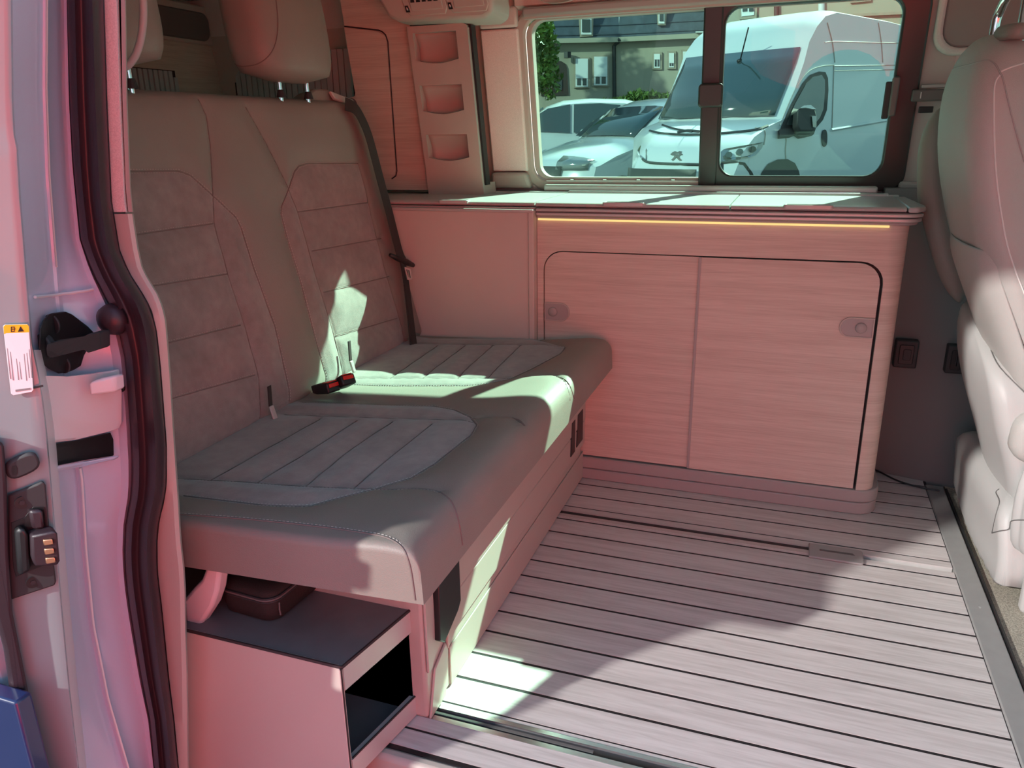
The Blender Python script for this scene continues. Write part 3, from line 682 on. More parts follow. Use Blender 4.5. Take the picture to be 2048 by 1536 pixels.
vn = thing('air_vent_unit', 'beige overhead console with two slatted air vents and black thumbwheels', 'air vent')
def Tp(x, z, off=0.0):  # console face, leaning towards the room at the top
    return np.array([x, 2.40-0.55*(z-1.45)-off, z])
def tslab(name, poly, off0, off1, m, parent, **k):
    v, f = slabg([Tp(x, z, off0) for x, z in poly], Tp(0, 0, off1)-Tp(0, 0, off0)); return obj(name, v, f, m, parent, **k)
body = [(-1.235, 1.462), (-0.945, 1.455), (-0.915, 1.468), (-0.905, 1.50), (-0.90, 1.62), (-1.30, 1.62), (-1.285, 1.53), (-1.265, 1.478)]
tslab('housing', body, -0.16, 0.0, 'trim', vn, bevel=0.012, seg=3)
for x0, x1 in ((-1.19, -1.06), (-1.045, -0.925)):
    bz = [(x0-0.012, 1.60), (x0-0.008, 1.49), (x0+0.008, 1.474), (x1-0.004, 1.474), (x1+0.006, 1.49), (x1+0.002, 1.60)]
    tslab('vent_surround', bz, 0.0, 0.006, 'trim', vn, bevel=0.004)
    b = tslab('vent_barrel', [(x0+0.016, 1.60), (x0+0.016, 1.487), (x1-0.006, 1.487), (x1-0.006, 1.60)], 0.006, 0.010, 'trim', vn, bevel=0.003)
    for k in range(5):
        xa = x0+0.020+k*0.0195
        tslab('slot', [(xa, 1.508), (xa+0.014, 1.508), (xa+0.014, 1.517), (xa+0.003, 1.517)], 0.0102, 0.0108, 'black', b)
        tslab('slot', [(xa, 1.522), (xa+0.014, 1.522), (xa+0.014, 1.56), (xa+0.003, 1.56)], 0.0102, 0.0108, 'black', b)
    tslab('thumbwheel_slot', [(x0-0.004, 1.484), (x0+0.010, 1.484), (x0+0.007, 1.502), (x0-0.004, 1.502)], 0.0062, 0.0068, 'black', vn)
    tslab('thumbwheel', [(x0, 1.489), (x0+0.006, 1.489), (x0+0.004, 1.497), (x0, 1.497)], 0.0068, 0.0095, 'alu_bright', vn, bevel=0.001)

# ------------------------------------------------------------------ rear area behind the bench
rp = thing('rear_cupboard', 'teal-lit ash cupboard front at the back of the camper', 'cupboard')
box('front_board', -2.248, -2.2, 0.95, 2.78, 0.8, 1.47, 'ash_wall', rp)
def louvre(name_lab, x, y0, y1, z0, z1, nlab):
    l = thing('louvred_shutter', nlab, 'shutter', 'louvred shutters behind the bench')
    box('backing', x, x+0.006, y0, y1, z0, z1, 'caulk', l)
    n = int((y1-y0)/0.024)
    for k in range(n):
        a = y0+(y1-y0)*k/n
        prism('slat', [(x+0.006, a+0.002), (x+0.018, a+0.004), (x+0.018, a+0.021), (x+0.006, a+0.0225)], 2, z0+0.004, z1-0.004-(0.02 if k == n-1 else 0), 'louvre', l)
    return l
louvre('', -2.2, 1.75, 2.235+0.22, 1.1, 1.36, 'left vertical louvred shutter at the back beside the near headrest')
l2 = thing('louvred_shutter', 'vertical louvred shutter at the back below the far headrest', 'shutter', 'louvred shutters behind the bench')
A0, A1 = np.array([-2.12, 2.70]), np.array([-1.55, 2.62])
box('backing', -2.13, -1.5, 2.705, 2.72, 1.1, 1.43, 'caulk', l2)
nn = 20
for k in range(nn):
    a = A0+(A1-A0)*k/nn; b = A0+(A1-A0)*(k+0.85)/nn
    prism('slat', [(a[0], a[1]), (b[0], b[1]), (b[0], b[1]+0.012), (a[0], a[1]+0.012)], 2, 1.1, 1.42, 'louvre', l2)
sp = thing('ceiling_speaker', 'dark grey rounded panel under the rear ceiling', 'speaker')
v, f = slabg([(-2.2, y, z) for y, z in rrect(2.28, 2.66, 1.475, 1.575, 0.035, 5)], (0.02, 0, 0)); obj('grille', v, f, 'dark_trim', sp, bevel=0.006)
v, f = slabg([(-2.2, y, z) for y, z in rrect(2.24, 2.71, 1.462, 1.60, 0.04, 5)], (0.012, 0, 0)); obj('bezel', v, f, 'trim', sp, bevel=0.005)

from mathutils.bvhtree import BVHTree
def drape(pts, trees, lift=0.0008, sub=4):
    """lay a line on the first surface met"""
    out = []
    P = np.array(smooth_path([np.array([x, y, 0.0]) for x, y in pts], sub))[:, :2] if len(pts) > 2 else resample([np.array(p, float) for p in pts], 12)
    for x, y in P:
        d = Fw+Rt*(x-1024)/FPX-Up*(y-768)/FPX; d = Vector(d).normalized(); best = None
        for t in trees:
            h = t.ray_cast(Vector(CAM), d)
            if h[0] is not None and (best is None or h[3] < best[3]): best = h
        if best is not None: out.append(np.array(best[0])-np.array(d)*lift)
    return out
def tree(o):
    dg = bpy.context.evaluated_depsgraph_get(); e = o.evaluated_get(dg); me = e.to_mesh()
    t = BVHTree.FromPolygons([v.co[:] for v in me.vertices], [p.vertices[:] for p in me.polygons]); e.to_mesh_clear(); return t
# ================================================================== BENCH
bn = thing('bench_seat', 'two-person taupe leather and suede bench on a beige box base', 'bench')
ZT = 0.478
# seat cushion: s runs across the van (+y), t runs towards the room (+x)
SO = np.array([-1.215, 0.945, 0.466]); ES = np.array([0, 1, 0.0]); ET = np.array([1, 0, 0.045]); ET = ET/np.linalg.norm(ET); EN = np.cross(ES, ET)*-1
EN = np.array([-ET[2], 0, ET[0]])
def st_seat(pts): 
    out = []
    for x, y in pts:
        p = hit(x, y, EN, SO+EN*0.004); out.append(((p-SO)@ES, (p-SO)@ET))
    return out
n_out = st_seat([(604, 800), (736, 803), (867, 806), (910, 815), (940, 830), (953, 847), (942, 868.5), (905, 897), (872, 923.5), (823, 952), (749, 972), (713.6, 980.6), (660, 994), (628, 1003), (604, 1005.7), (560, 1005), (516, 1002.6), (366, 985)])
n_in1 = st_seat([(568.5, 824.6), (700, 829), (929, 835.6), (946, 842)])
n_in2 = st_seat([(340, 950), (480, 957), (600, 966), (749, 972)])
n_cross = [st_seat(p) for p in ([(639, 833), (530, 893), (419, 955)], [(713.6, 835.6), (620, 895), (511, 960)], [(784, 838), (700, 893), (610, 966)], [(863, 842), (790, 900), (705, 971)])]
n_front = st_seat([(749, 972), (779.5, 974), (830, 975), (867, 980.6), (882, 986)])
n_gap = st_seat([(946.5, 833.4), (985, 833), (1025.6, 835.6), (1047.6, 848.8)])
f_out = st_seat([(858.6, 673), (960, 673), (1065, 673), (1104.7, 684), (1131, 692.7), (1122, 706), (1060.8, 736), (1016.8, 755), (980, 762), (933, 767.5), (779.5, 768), (690, 765)])
f_in1 = st_seat([(835, 684), (960, 686), (1090, 686), (1122, 692)])
f_in2 = st_seat([(700, 753), (860, 752), (1016.8, 753)])
f_cross = [st_seat(p) for p in ([(930, 687), (865, 735), (845, 752)], [(985, 687), (930, 735), (915, 752)], [(1040, 687), (990, 735), (975, 752)], [(875, 687), (800, 738), (780, 752)])]
f_front = st_seat([(1016.8, 753), (1060, 751), (1109, 752), (1128, 760), (1140, 772)])
mid = 0.675
Smax, Tmax = 1.36, 0.712
end_piping = [(0.012, 0.05), (0.012, Tmax-0.05)]
seams = [n_out, n_in1, n_in2, *n_cross, n_front, n_gap, f_out, f_in1, f_in2, *f_cross, f_front]
def suede_close(p): 
    p = list(p); return [(p[0][0], -0.1)]+p+[(p[-1][0], -0.1)]
def seat_extra(S_, T_):
    h = -0.02*np.exp(-((S_-mid-0.0)/0.02)**2)*np.clip((0.49-T_)/0.2, 0, 1)*0.25
    # front bolster stands a little proud, the sitting panels dip
    return h+0.008*np.exp(-((T_-0.645)/0.08)**2)
sc, at_s = cushion('seat_cushion', bn, SO, ES, ET, EN, Smax, Tmax, 0.090, 0.036, seams, [suede_close(n_out), suede_close(f_out)],
    puff=0.006, extra=seat_extra, rs=0.014, stitched=[(n_out, 0.004), (n_out, -0.004), (f_out, 0.004), (n_in2, 0.004), (f_in2, 0.004), (n_front, 0.004)])
_T = [tree(sc)]
for line in ([(358, 1029), (460, 1036), (560, 1045), (650, 1055), (727, 1066), (775, 1076), (805, 1096), (819, 1130), (826, 1170), (830, 1200)],
             [(880, 984), (902, 1002), (914, 1030), (921, 1060), (925, 1090)], [(1109, 752), (1128, 758), (1140, 772), (1148, 797)], [(1025, 836), (1040, 841), (1050, 852)]):
    pp = drape(line, _T)
    if len(pp) > 2: tube('seam', pp, 0.0015, 'seam', sc, n=5)
    if line[0][0] < 400 and len(pp) > 2:
        rs_ = resample(pp, 0.008); pr_ = []
        for q0, q1_ in zip(rs_[:-1], rs_[1:]):
            o_ = np.array([0.0, 0.004, 0.0]); e_ = q0+(q1_-q0)*0.6
            pr_.append(tubeg([q0+o_+EN*0.001, e_+o_+EN*0.001], 0.0007, 4))
        v, f = merge(pr_); st_ = obj('stitching', v, f, 'stitch', sc); st_['kind'] = 'stuff'
# backrest: s = +y, t = up the slope
BN = np.array([1, 0, 0.25]); BN = BN/np.linalg.norm(BN)
BT = np.array([-0.25, 0, 1.0]); BT = BT/np.linalg.norm(BT)
BO = np.array([-1.145, 0.945, 0.465]) - BN*0.02
def st_back(pts):
    out = []
    for x, y in pts:
        p = hit(x, y, BN, BO+BN*0.02); out.append(((p-BO)@ES, (p-BO)@BT))
    return out
b_lo = st_back([(180, 340), (268, 337), (373, 337), (396, 346), (441, 387), (469, 414), (486, 430), (496, 450), (523.5, 537.4), (564.5, 651), (592, 774.5), (594, 800)])
b_ls = st_back([(412, 193), (428, 227.5), (436, 290), (440, 364), (444, 446), (473, 551), (505, 651), (532.6, 751.7), (537, 834)])
b_lh = [st_back(p) for p in ([(180, 480), (273, 467), (441, 443)], [(230, 585), (314, 569), (471, 544)], [(260, 705), (341, 685), (496, 647)], [(300, 812), (350, 797), (525, 747)])]
b_ro = st_back([(728, 323), (628, 323), (611, 328), (602, 340), (592, 372), (577, 410), (576, 425), (587, 469), (614.6, 560), (646.5, 683), (665, 747), (668, 775)])
b_rs = st_back([(505, 209), (520, 235), (546, 282), (587, 364), (610, 423.5), (642, 537.4), (674, 642), (692, 710.6), (703, 760)])
b_rh = [st_back(p) for p in ([(610, 420), (747, 402)], [(637, 499), (774, 474)], [(660, 582), (779, 553), (790, 550)], [(683, 671), (806, 634)])]
b_rr = st_back([(728, 323), (742, 370), (757, 440), (780, 530), (815, 651), (823, 690)])
def box_suede(p, s_edge):
    return p
left_poly = [(-0.1, b_lo[1][1])]+list(b_lo)+[(b_lo[-1][0], -0.1), (-0.1, -0.1)]
right_poly = list(b_ro)+[(b_ro[-1][0], -0.1), (b_rr[-1][0], -0.1)]+list(b_rr[::-1])
bk, at_b = cushion('backrest', bn, BO, ES, BT, BN, 1.39, 0.795, 0.14, 0.03, [b_lo, b_ls, *b_lh, b_ro, b_rs, *b_rh, b_rr], [left_poly, right_poly],
    puff=0.008, stitched=[(b_lo, 0.004), (b_lo, -0.004), (b_ro, 0.004), (b_ro, -0.004)]+[(q, 0.004) for q in b_lh+b_rh])
# small vertical anchor slots low in the backrest
for px, py in ((537, 790), (697, 700)):
    a = hit(px, py-18, BN, BO+BN*0.027); b = hit(px+3, py+22, BN, BO+BN*0.027)
    s_ = ES*0.006
    v, f = slabg([a-s_, a+s_, b+s_, b-s_], BN*0.004); obj('anchor_slot', v, f, 'shelf_edge', bn, bevel=0.001)
    v, f = slabg([b-s_*1.3, b+s_*1.3, b+s_*1.3-BT*0.035, b-s_*1.3-BT*0.035], BN*0.006); obj('anchor_tab', v, f, 'leather_light', bn, bevel=0.003)
# base box
base = thing('base', None, None); base.parent = bn
bn_base = box('base_box', -1.2, -0.602, 1.13, 2.32, 0.0, 0.37, 'trim', bn, bevel=0.008)
bpy.data.objects.remove(base)
# front face panels (drawer fronts) with grooves
front = [('lower_front', 1.215, 2.34, 0.004, 0.118), ('upper_front', 1.215, 2.34, 0.124, 0.355)]
def fpanel(name, poly, m='trim', d=0.008, parent=bn, **k):
    v, f = slabg([(-0.602, y, z) for y, z in poly], (d, 0, 0)); return obj(name, v, f, m, parent, bevel=0.0025, **k)
fpanel('lower_front', [(1.235, 0.004), (2.335, 0.004), (2.335, 0.098), (1.235, 0.098)], d=0.004)
fpanel('drawer_front', [(1.222, 0.105), (1.262, 0.128), (2.335, 0.128), (2.335, 0.21), (1.262, 0.21), (1.222, 0.17)])
fpanel('upper_front', [(1.285, 0.214), (2.335, 0.214), (2.335, 0.36), (1.285, 0.36)], d=0.010)
fpanel('corner_cover', [(1.13, 0.002), (1.205, 0.002), (1.225, 0.10), (1.215, 0.125), (1.16, 0.10), (1.16, 0.0)][:5], d=0.006)
fpanel('corner_cover', [(1.132, 0.11), (1.15, 0.11), (1.17, 0.14), (1.17, 0.3), (1.2, 0.36), (1.132, 0.36)], d=0.006)
# black pull handles
for ys in ((1.165, 1.272, 0.148, 0.300, 0.030), (2.155, 2.205, 0.150, 0.262, 0), (2.225, 2.30, 0.155, 0.265, 0)):
    y0, y1, z0, z1, sl = ys
    h = fpanel('pull_handle', [(y0, z0+sl*0.6), (y0+0.02, z0), (y1-0.015, z0+sl), (y1, z0+sl*1.5), (y1, z1), (y0+0.008, z1)], 'black', 0.018 if y0 < 2 else 0.011)
# latch lug under the cushion edge
box('lug', -0.60, -0.585, 1.155, 1.17, 0.33, 0.36, 'trim', bn, bevel=0.003)

# headrests
def headrest(yc, lab, xs=-1.38, zc=1.41, W=0.35, wd_=0.17):
    h = thing('headrest', lab, 'headrest', 'bench headrests')
    rings = []
    HH = 0.145
    for t in np.linspace(0, 1, 15):
        z = zc-HH+2*HH*t; k = (1-abs(2*t-1)**3.2)**(1/3.2) if 0 < t < 1 else 0.05
        wy = W/2*(0.88+0.12*k)*(k**0.3); wx = wd_/2*(0.72+0.28*k)*(k**0.35)
        lean = -0.12*(z-zc)
        rings.append([(xs+lean+wx*np.sign(math.cos(a))*abs(math.cos(a))**0.72, yc+wy*np.sign(math.sin(a))*abs(math.sin(a))**0.6, z) for a in np.linspace(0, 2*math.pi, 41)[:-1]])
    pad = loft('pad', rings, 'leather', h)
    # seam ring round the side panel
    for sgn in (-1, 1):
        pts = []
        for a in np.linspace(0, 2*math.pi, 61)[:-1]:
            pts.append((xs+0.005-0.12*(HH*0.93*math.sin(a))+wd_*0.455*math.cos(a), yc+sgn*(W/2-0.040-0.004*abs(math.cos(a))), zc+HH*0.955*math.sin(a)))
    for dy in (-0.045, 0.085):
        st = tube('post', [(xs+0.02, yc+dy, 1.18), (xs+0.017, yc+dy, zc-HH+0.03)], 0.0075, 'chrome', h, n=14)
        cyl('collar', (xs+0.022, yc+dy, 1.225), (0, 0, 1), 0.014, 0.02, 'soft_black', h, n=16, r2=0.009)
    return h
hr_far = headrest(1.96, 'complete taupe leather headrest on two chrome posts over the far seat')
headrest(1.30, 'taupe headrest partly hidden by the door pillar at the left')

def late_headrest_seam():
    pad = [c for c in hr_far.children if c.name.startswith('pad')][0]; T = [tree(pad)]
    pp = drape([(551, -10), (556, 40), (553, 80), (541, 108), (516, 128), (484, 133), (468, 126)], T)
    if len(pp) > 2: tube('seam', pp, 0.0014, 'seam', pad, n=5)
# shoulder guide + belt
bg = thing('seat_belt', 'dark grey seat belt with a black slider down the backrest', 'seat belt')
def belt(path_px, w, lift, name='webbing'):
    P = smooth_path([hit(x, y, BN, BO+BN*l)for x, y, l in path_px], 6)
    rings = []
    for i, p in enumerate(P):
        t = P[min(i+1, len(P)-1)]-P[max(i-1, 0)]; t /= np.linalg.norm(t)
        sd = np.cross(t, BN); sd /= np.linalg.norm(sd)
        sd = sd*w/2
        rings.append([p-sd, p+sd, p+sd+BN*0.0016, p-sd+BN*0.0016])
    return loft(name, rings, 'belt', bg, auto=30)
belt([(690, 208, 0.020), (708, 216, 0.034), (722, 236, 0.038), (738, 275, 0.038), (758, 350, 0.038), (778, 425, 0.038), (797, 500, 0.039), (806, 522, 0.042)], 0.046, 0.03)
belt([(806, 525, 0.042), (812, 560, 0.039), (820, 620, 0.038), (829, 692, 0.034)], 0.030, 0.03)
belt([(802, 525, 0.040), (808, 560, 0.037), (815, 620, 0.037), (822, 690, 0.033)], 0.016, 0.03, 'webbing_fold')
c0 = hit(803, 520, BN, BO+BN*0.043)
dd = (hit(825, 532, BN, BO+BN*0.043)-hit(785, 514, BN, BO+BN*0.043)); 
v, f = tubeg([c0-dd*0.55, c0-dd*0.2, c0+dd*0.25, c0+dd*0.6], [0.006, 0.009, 0.011, 0.007], 10); obj('slider', v, f, 'black', bg, smooth=True)
tv = [hit(x, y, BN, BO+BN*0.046) for x, y in ((808, 534), (820, 538), (824, 560), (814, 560))]
ti = [hit(x, y, BN, BO+BN*0.046) for x, y in ((811, 539), (817, 541), (820, 556), (815, 555))]
V = tv+ti+[p+BN*0.003 for p in tv]+[p+BN*0.003 for p in ti]; F = []
for i in range(4):
    j = (i+1) % 4; F += [(i, j, 4+j, 4+i), (8+i, 12+i, 12+j, 8+j), (i, 8+i, 8+j, j), (4+i, 4+j, 12+j, 12+i)]
obj('tongue', V, F, 'alu_bright', bg)
gd = thing('belt_guide', 'taupe shoulder belt guide on top of the backrest', 'belt guide')
gpts = [hit(x, y, BN, BO-BN*0.02) for x, y in ((604, 208), (612, 190), (630, 176), (655, 177), (692, 195), (708, 214), (702, 226), (640, 220))]
v, f = slabg(gpts, -BN*0.07); obj('cover', v, f, 'leather', gd, bevel=0.008, seg=3)
v, f = slabg([hit(x, y, BN, BO-BN*0.012) for x, y in ((655, 184), (700, 201), (712, 216), (700, 214), (665, 200))], BN*0.012); obj('strap', v, f, 'leather_light', gd, bevel=0.003)

# belt buckles
for k, (px, py, w_) in enumerate(((652, 775, 1), (686, 765, 1))):
    bb = thing('belt_buckle', ('black belt buckle with red button lying against the backrest', 'upright black belt buckle with red button, the one nearer the kitchen')[k], 'buckle', 'belt buckles in the seat crease')
    p = hit(px, py, (0, 0, 1), (0, 0, 0.512 if k else 0.505))
    fw = np.array([0.80, -0.28, 0.22]) if k == 0 else np.array([0.75, -0.40, 0.45]); fw /= np.linalg.norm(fw)
    sd = np.cross(fw, (0, 0, 1)); sd /= np.linalg.norm(sd); u_ = np.cross(sd, fw)
    rings = []
    for t, a, b in ((-0.045, 0.014, 0.010), (-0.02, 0.020, 0.013), (0.028, 0.021, 0.014), (0.034, 0.019, 0.012)):
        c = p+fw*t
        rings.append([c+sd*a*x+u_*b*y for x, y in ((-1, -1), (1, -1), (1, 1), (-1, 1))])
    v, f = loftg(rings); obj('shell', v, f, 'black', bb, bevel=0.003)
    c = p+fw*0.034
    v, f = slabg([c+sd*x+u_*y for x, y in ((-0.015, 0.000), (0.015, 0.000), (0.015, 0.010), (-0.015, 0.010))], fw*0.003); obj('button', v, f, 'red', bb, bevel=0.001)
    c = p+u_*0.013+fw*0.02
    v, f = slabg([c+sd*x+fw*y for x, y in ((-0.015, -0.012), (0.015, -0.012), (0.015, 0.012), (-0.015, 0.012))], u_*0.0025); obj('button_top', v, f, 'red', bb, bevel=0.001)

# ------------------------------------------------------------------ shelf box at the end of the bench
sb = thing('shelf_box', 'open grey-topped storage box at the door end of the bench', 'storage box')
ZB = 0.252
q0 = np.array([-1.2, 0.945]); q1 = np.array([-0.664, 0.945]); q2 = np.array([-0.628, 1.14]); q3 = np.array([-1.2, 1.14])
def prismxy(name, poly, z0, z1, m, parent, **k):
    v, f = prismg([tuple(p) for p in poly], 2, z0, z1); return obj(name, v, f, m, parent, **k)
prismxy('top_board', [q0, q1, q2, q3], ZB-0.012, ZB-0.001, 'shelf_dark', sb)
v, f = prismg([(-1.09, -0.32), (-0.664, -0.32), (-0.664, ZB-0.006), (-0.670, ZB), (-1.02, ZB), (-1.09, ZB-0.06)], 1, 0.937, 0.946); obj('front_board', v, f, 'panel', sb, bevel=0.002)
prismxy('back_board', [(-1.2, 1.13), (-0.634, 1.13), (-0.632, 1.142), (-1.2, 1.142)], -0.02, ZB-0.01, 'panel', sb)
prismxy('inner_back', [(-0.99, 0.96), (-0.98, 0.96), (-0.98, 1.13), (-0.99, 1.13)], -0.30, ZB-0.012, 'shelf_dark', sb)
def sidestrip(name, z0, z1, m, a=0.0, b=1.0, e=0.0):
    p = q1+(q2-q1)*a; q = q1+(q2-q1)*b; nrm = np.array([(q2-q1)[1], -(q2-q1)[0]]); nrm /= np.linalg.norm(nrm)
    v, f = prismg([tuple(p-nrm*0.012), tuple(p+nrm*e), tuple(q+nrm*e), tuple(q-nrm*0.012)], 2, z0, z1); return obj(name, v, f, m, sb)
sidestrip('upper_rail', ZB-0.052, ZB-0.004, 'alu', e=0.001)
sidestrip('lower_rail', 0.004, 0.048, 'alu', e=0.001)
prismxy('shelf_board', [(-0.98, 0.95), (-0.676, 0.95), (-0.643, 1.13), (-0.98, 1.13)], 0.0, 0.014, 'shelf_dark', sb)
# dark edging lines
tube('edging', [(-1.015, 0.939, ZB+0.0005), (-0.67, 0.939, ZB+0.0005), (-0.6645, 0.943, ZB-0.003), (q2[0], q2[1], ZB-0.003)], 0.0032, 'shelf_edge', sb, n=6)
tube('edging', [(-0.6645, 0.940, ZB-0.004), (-0.6645, 0.940, -0.32)], 0.0022, 'shelf_edge', sb, n=6)
tube('edging', [(q1[0], q1[1]+.004, 0.049), (q2[0], q2[1], 0.049)], 0.0022, 'shelf_edge', sb, n=6)
bt = thing('corner_tab', 'small rounded beige tab at the left top corner of the shelf box', 'tab')
v, f = prismg([(-1.028, ZB+0.004), (-0.992, ZB-0.002)]+[(-0.992-0.03*math.sin(rad(a)), ZB-0.002-0.03*(1-math.cos(rad(a)))) for a in (30, 60, 80)]+[(-1.03, ZB-0.036)], 1, 0.929, 0.936); obj('plate', v, f, 'panel', bt, bevel=0.002)
# wheel arch moulding at the back left of the shelf
am = thing('arch_moulding', 'curved pale moulding standing behind the shelf box beside the pillar', 'moulding')
mo = on_y(0.965, [(366, 1200), (385, 1178), (402, 1160), (414, 1128), (424, 1100), (436, 1100), (440, 1140), (434, 1185), (424, 1215), (408, 1240), (398, 1256), (372, 1256)])
v, f = slabg(mo, (0, 0.03, 0)); obj('shell', v, f, 'paint_satin', am, bevel=0.008, seg=3)

# small zip case
cs = thing('zip_case', 'small black fabric zip case on the shelf box under the bench', 'case')
cc = np.array([-0.905, 1.095]); ang = rad(-4)
def casering(z, g):
    out = []
    for x, y in rrect(-0.066*g, 0.066*g, -0.088*g, 0.088*g, 0.028*g, 6):
        out.append((cc[0]+x*math.cos(ang)-y*math.sin(ang), cc[1]+x*math.sin(ang)+y*math.cos(ang), z))
    return out
loft('shell', [casering(z, g) for z, g in ((0.2525, 0.90), (0.256, 0.97), (0.272, 1.0), (0.296, 1.01), (0.310, 0.98), (0.318, 0.90), (0.321, 0.7))], 'case', cs)
for zz in (0.297, 0.305):
    tube('piping', [tuple(p) for p in casering(zz, 1.022)], 0.0016, 'soft_black', cs, closed=True)
tube('zip', [tuple(p) for p in casering(0.301, 1.015)], 0.0022, 'dark_trim', cs, closed=True)
pl = casering(0.29, 1.04)
for k in (0, 1):
    p = np.array(casering(0.292, 1.03)[-2+k*2])
    tube('zip_pull', [p, p+np.array([0.002, -0.004, -0.012]), p+np.array([0.003, -0.004, -0.024])], 0.0016, 'dark_trim', cs)

# grab ring near the pillar
gr = thing('grab_loop', 'pale oval plastic loop hanging beside the door pillar', 'grab loop')
lp = []
for a in np.linspace(0, 2*math.pi, 41)[:-1]:
    lp.append((-1.035+0.045*math.cos(a)+0.012*math.sin(a), 1.05+0.01*math.cos(a), 1.325+0.095*math.sin(a)))
v, f = tubeg(lp, 0.006, 8, True); obj('ring', v, f, 'plastic_light', gr, smooth=True)

# ================================================================== DRIVER SEAT
late_headrest_seam()
ds = thing('driver_seat', 'high-backed pale grey driver seat seen from behind at the right', 'car seat')
def seat_rings(spec, n=10, rr=0.075, rf=0.05):
    rings = []
    for z, xr, xf, y0, y1 in spec:
        r1 = min(rr, (y1-y0)*0.45, (xf-xr)*0.6); pts = []
        # rear-near, rear-far, front-far, front-near
        for k in range(n+1):
            a = rad(90*k/n); pts.append((xr+r1*0.75*(1-math.cos(a)), y0+r1*(1-math.sin(a)), z))
        pts = pts[::-1]
        # order: start at near side going to rear, then far side
        for k in range(n+1):
            a = rad(90*k/n); pts.append((xr+r1*0.75*(1-math.cos(a)), y1-r1*(1-math.sin(a)), z))
        pts2 = []
        near = [(xr+r1*0.75*(1-math.sin(a)), y0+r1*(1-math.cos(a)), z) for a in np.linspace(0, math.pi/2, n)]
        far = [(xr+r1*0.75*(1-math.cos(a)), y1-r1*(1-math.sin(a)), z) for a in np.linspace(0, math.pi/2, n)]
        mid_ = [(xr-0.012*math.sin(math.pi*t), y0+r1+(y1-y0-2*r1)*t, z) for t in np.linspace(0.12, 0.88, 7)]
        near = [(xr+r1*0.75*(1-math.sin(a)), y0+r1*(1-math.cos(a)), z) for a in np.linspace(0, math.pi/2, n)]
        ff = [(xf, y1-0.03, z), (xf+0.01, 0.5*(y0+y1), z), (xf, y0+0.03, z)]
        far = far[::-1]
        farx = [(xr+r1*0.75*(1-math.cos(a)), y1-r1+r1*math.sin(a), z) for a in np.linspace(0, math.pi/2, n)]
        nearx = [(xr+r1*0.75*(1-math.cos(a)), y0+r1-r1*math.sin(a), z) for a in np.linspace(math.pi/2, 0, n)]
        rings.append(nearx+mid_+farx+ff)
    return rings
spec = [(0.46, 0.57, 0.74, 2.00, 2.41), (0.52, 0.548, 0.72, 1.98, 2.42), (0.60, 0.505, 0.69, 1.96, 2.43), (0.67, 0.475, 0.66, 1.95, 2.43), (0.80, 0.415, 0.61, 1.945, 2.435),
        (0.92, 0.372, 0.56, 1.945, 2.435), (1.04, 0.34, 0.52, 1.945, 2.435), (1.12, 0.33, 0.50, 1.95, 2.43), (1.20, 0.327, 0.49, 1.965, 2.42), (1.25, 0.335, 0.485, 1.99, 2.395),
        (1.285, 0.348, 0.475, 2.03, 2.36), (1.31, 0.37, 0.46, 2.09, 2.30), (1.32, 0.395, 0.44, 2.14, 2.25)]
sbk = loft('backrest', seat_rings(spec), 'leather_light', ds, auto=75, sub=1)
T_b = tree(sbk)
for line in ([(1896, 146), (1911, 136), (1943, 128), (1974, 120), (1990, 128), (2000, 146), (2006, 158), (2021, 221), (2037, 281), (2050, 325)],
             [(2002, 143), (2020, 135), (2049, 126)],
             [(2000, 150), (1990, 168), (1988, 215), (1991, 330), (2003, 430), (2020, 510), (2050, 590)]):
    pp = drape(line, [T_b])
    if len(pp) > 2: tube('seam', pp, 0.0016, 'grey_trim' if line[0][0] < 2001 and line[0][1] < 149 else 'stitch_light', sbk, n=5)
# pocket panel over the lower back
pk = [(1.03-0.015, 0), ]
def back_x(z):
    zs_ = [s[0] for s in spec]; return np.interp(z, zs_, [s[1] for s in spec])
rings = []
for z in np.linspace(0.50, 0.86, 10):
    o_ = 0.016 if z < 0.84 else 0.006
    xx = back_x(z)-o_
    y0, y1 = 1.97, 2.36
    rings.append([(xx+0.045, y0-0.012, z), (xx+0.012, y0+0.01, z), (xx, y0+0.05, z), (xx-0.012, 0.5*(y0+y1), z), (xx, y1-0.05, z), (xx+0.02, y1, z)])
loft('map_pocket', rings, 'leather_light', ds, caps=False, closed_ring=False, solid=0.006, auto=70, sub=1)
# plastic shell round the foot of the backrest
sh = [(0.20, 0.575, 0.95, 2.02, 2.40), (0.27, 0.555, 0.98, 1.99, 2.43), (0.33, 0.535, 1.0, 1.975, 2.45), (0.42, 0.50, 0.99, 1.965, 2.46), (0.50, 0.475, 0.95, 1.965, 2.465),
      (0.57, 0.46, 0.78, 1.975, 2.46), (0.63, 0.457, 0.70, 2.2, 2.455), (0.66, 0.47, 0.6, 2.36, 2.45)]
shell = loft('seat_shell', seat_rings(sh, rr=0.05), 'plastic_light', ds, auto=75, sub=1)
prism('cushion', rrect(0.52, 1.12, 0.37, 0.50, 0.05), 1, 1.93, 2.46, 'leather_light', ds, bevel=0.03, seg=4)
# armrest folded up on the far side
ar = []
for t in np.linspace(0, 1, 16):
    z = 0.635+(1.17-0.635)*t; k = (1-abs(2*t-1)**4)**0.5 if 0 < t < 1 else 0.15
    xc = np.interp(z, [0.64, 0.73, 0.92, 1.06, 1.165], [0.47, 0.435, 0.365, 0.345, 0.348]); hw = 0.042*max(k, 0.15)
    ar.append([(xc+hw*math.cos(a), 2.485+0.035*max(k, 0.2)*math.sin(a), z) for a in np.linspace(0, 2*math.pi, 21)[:-1]])
arm = loft('armrest', ar, 'leather', ds, auto=80, sub=1)
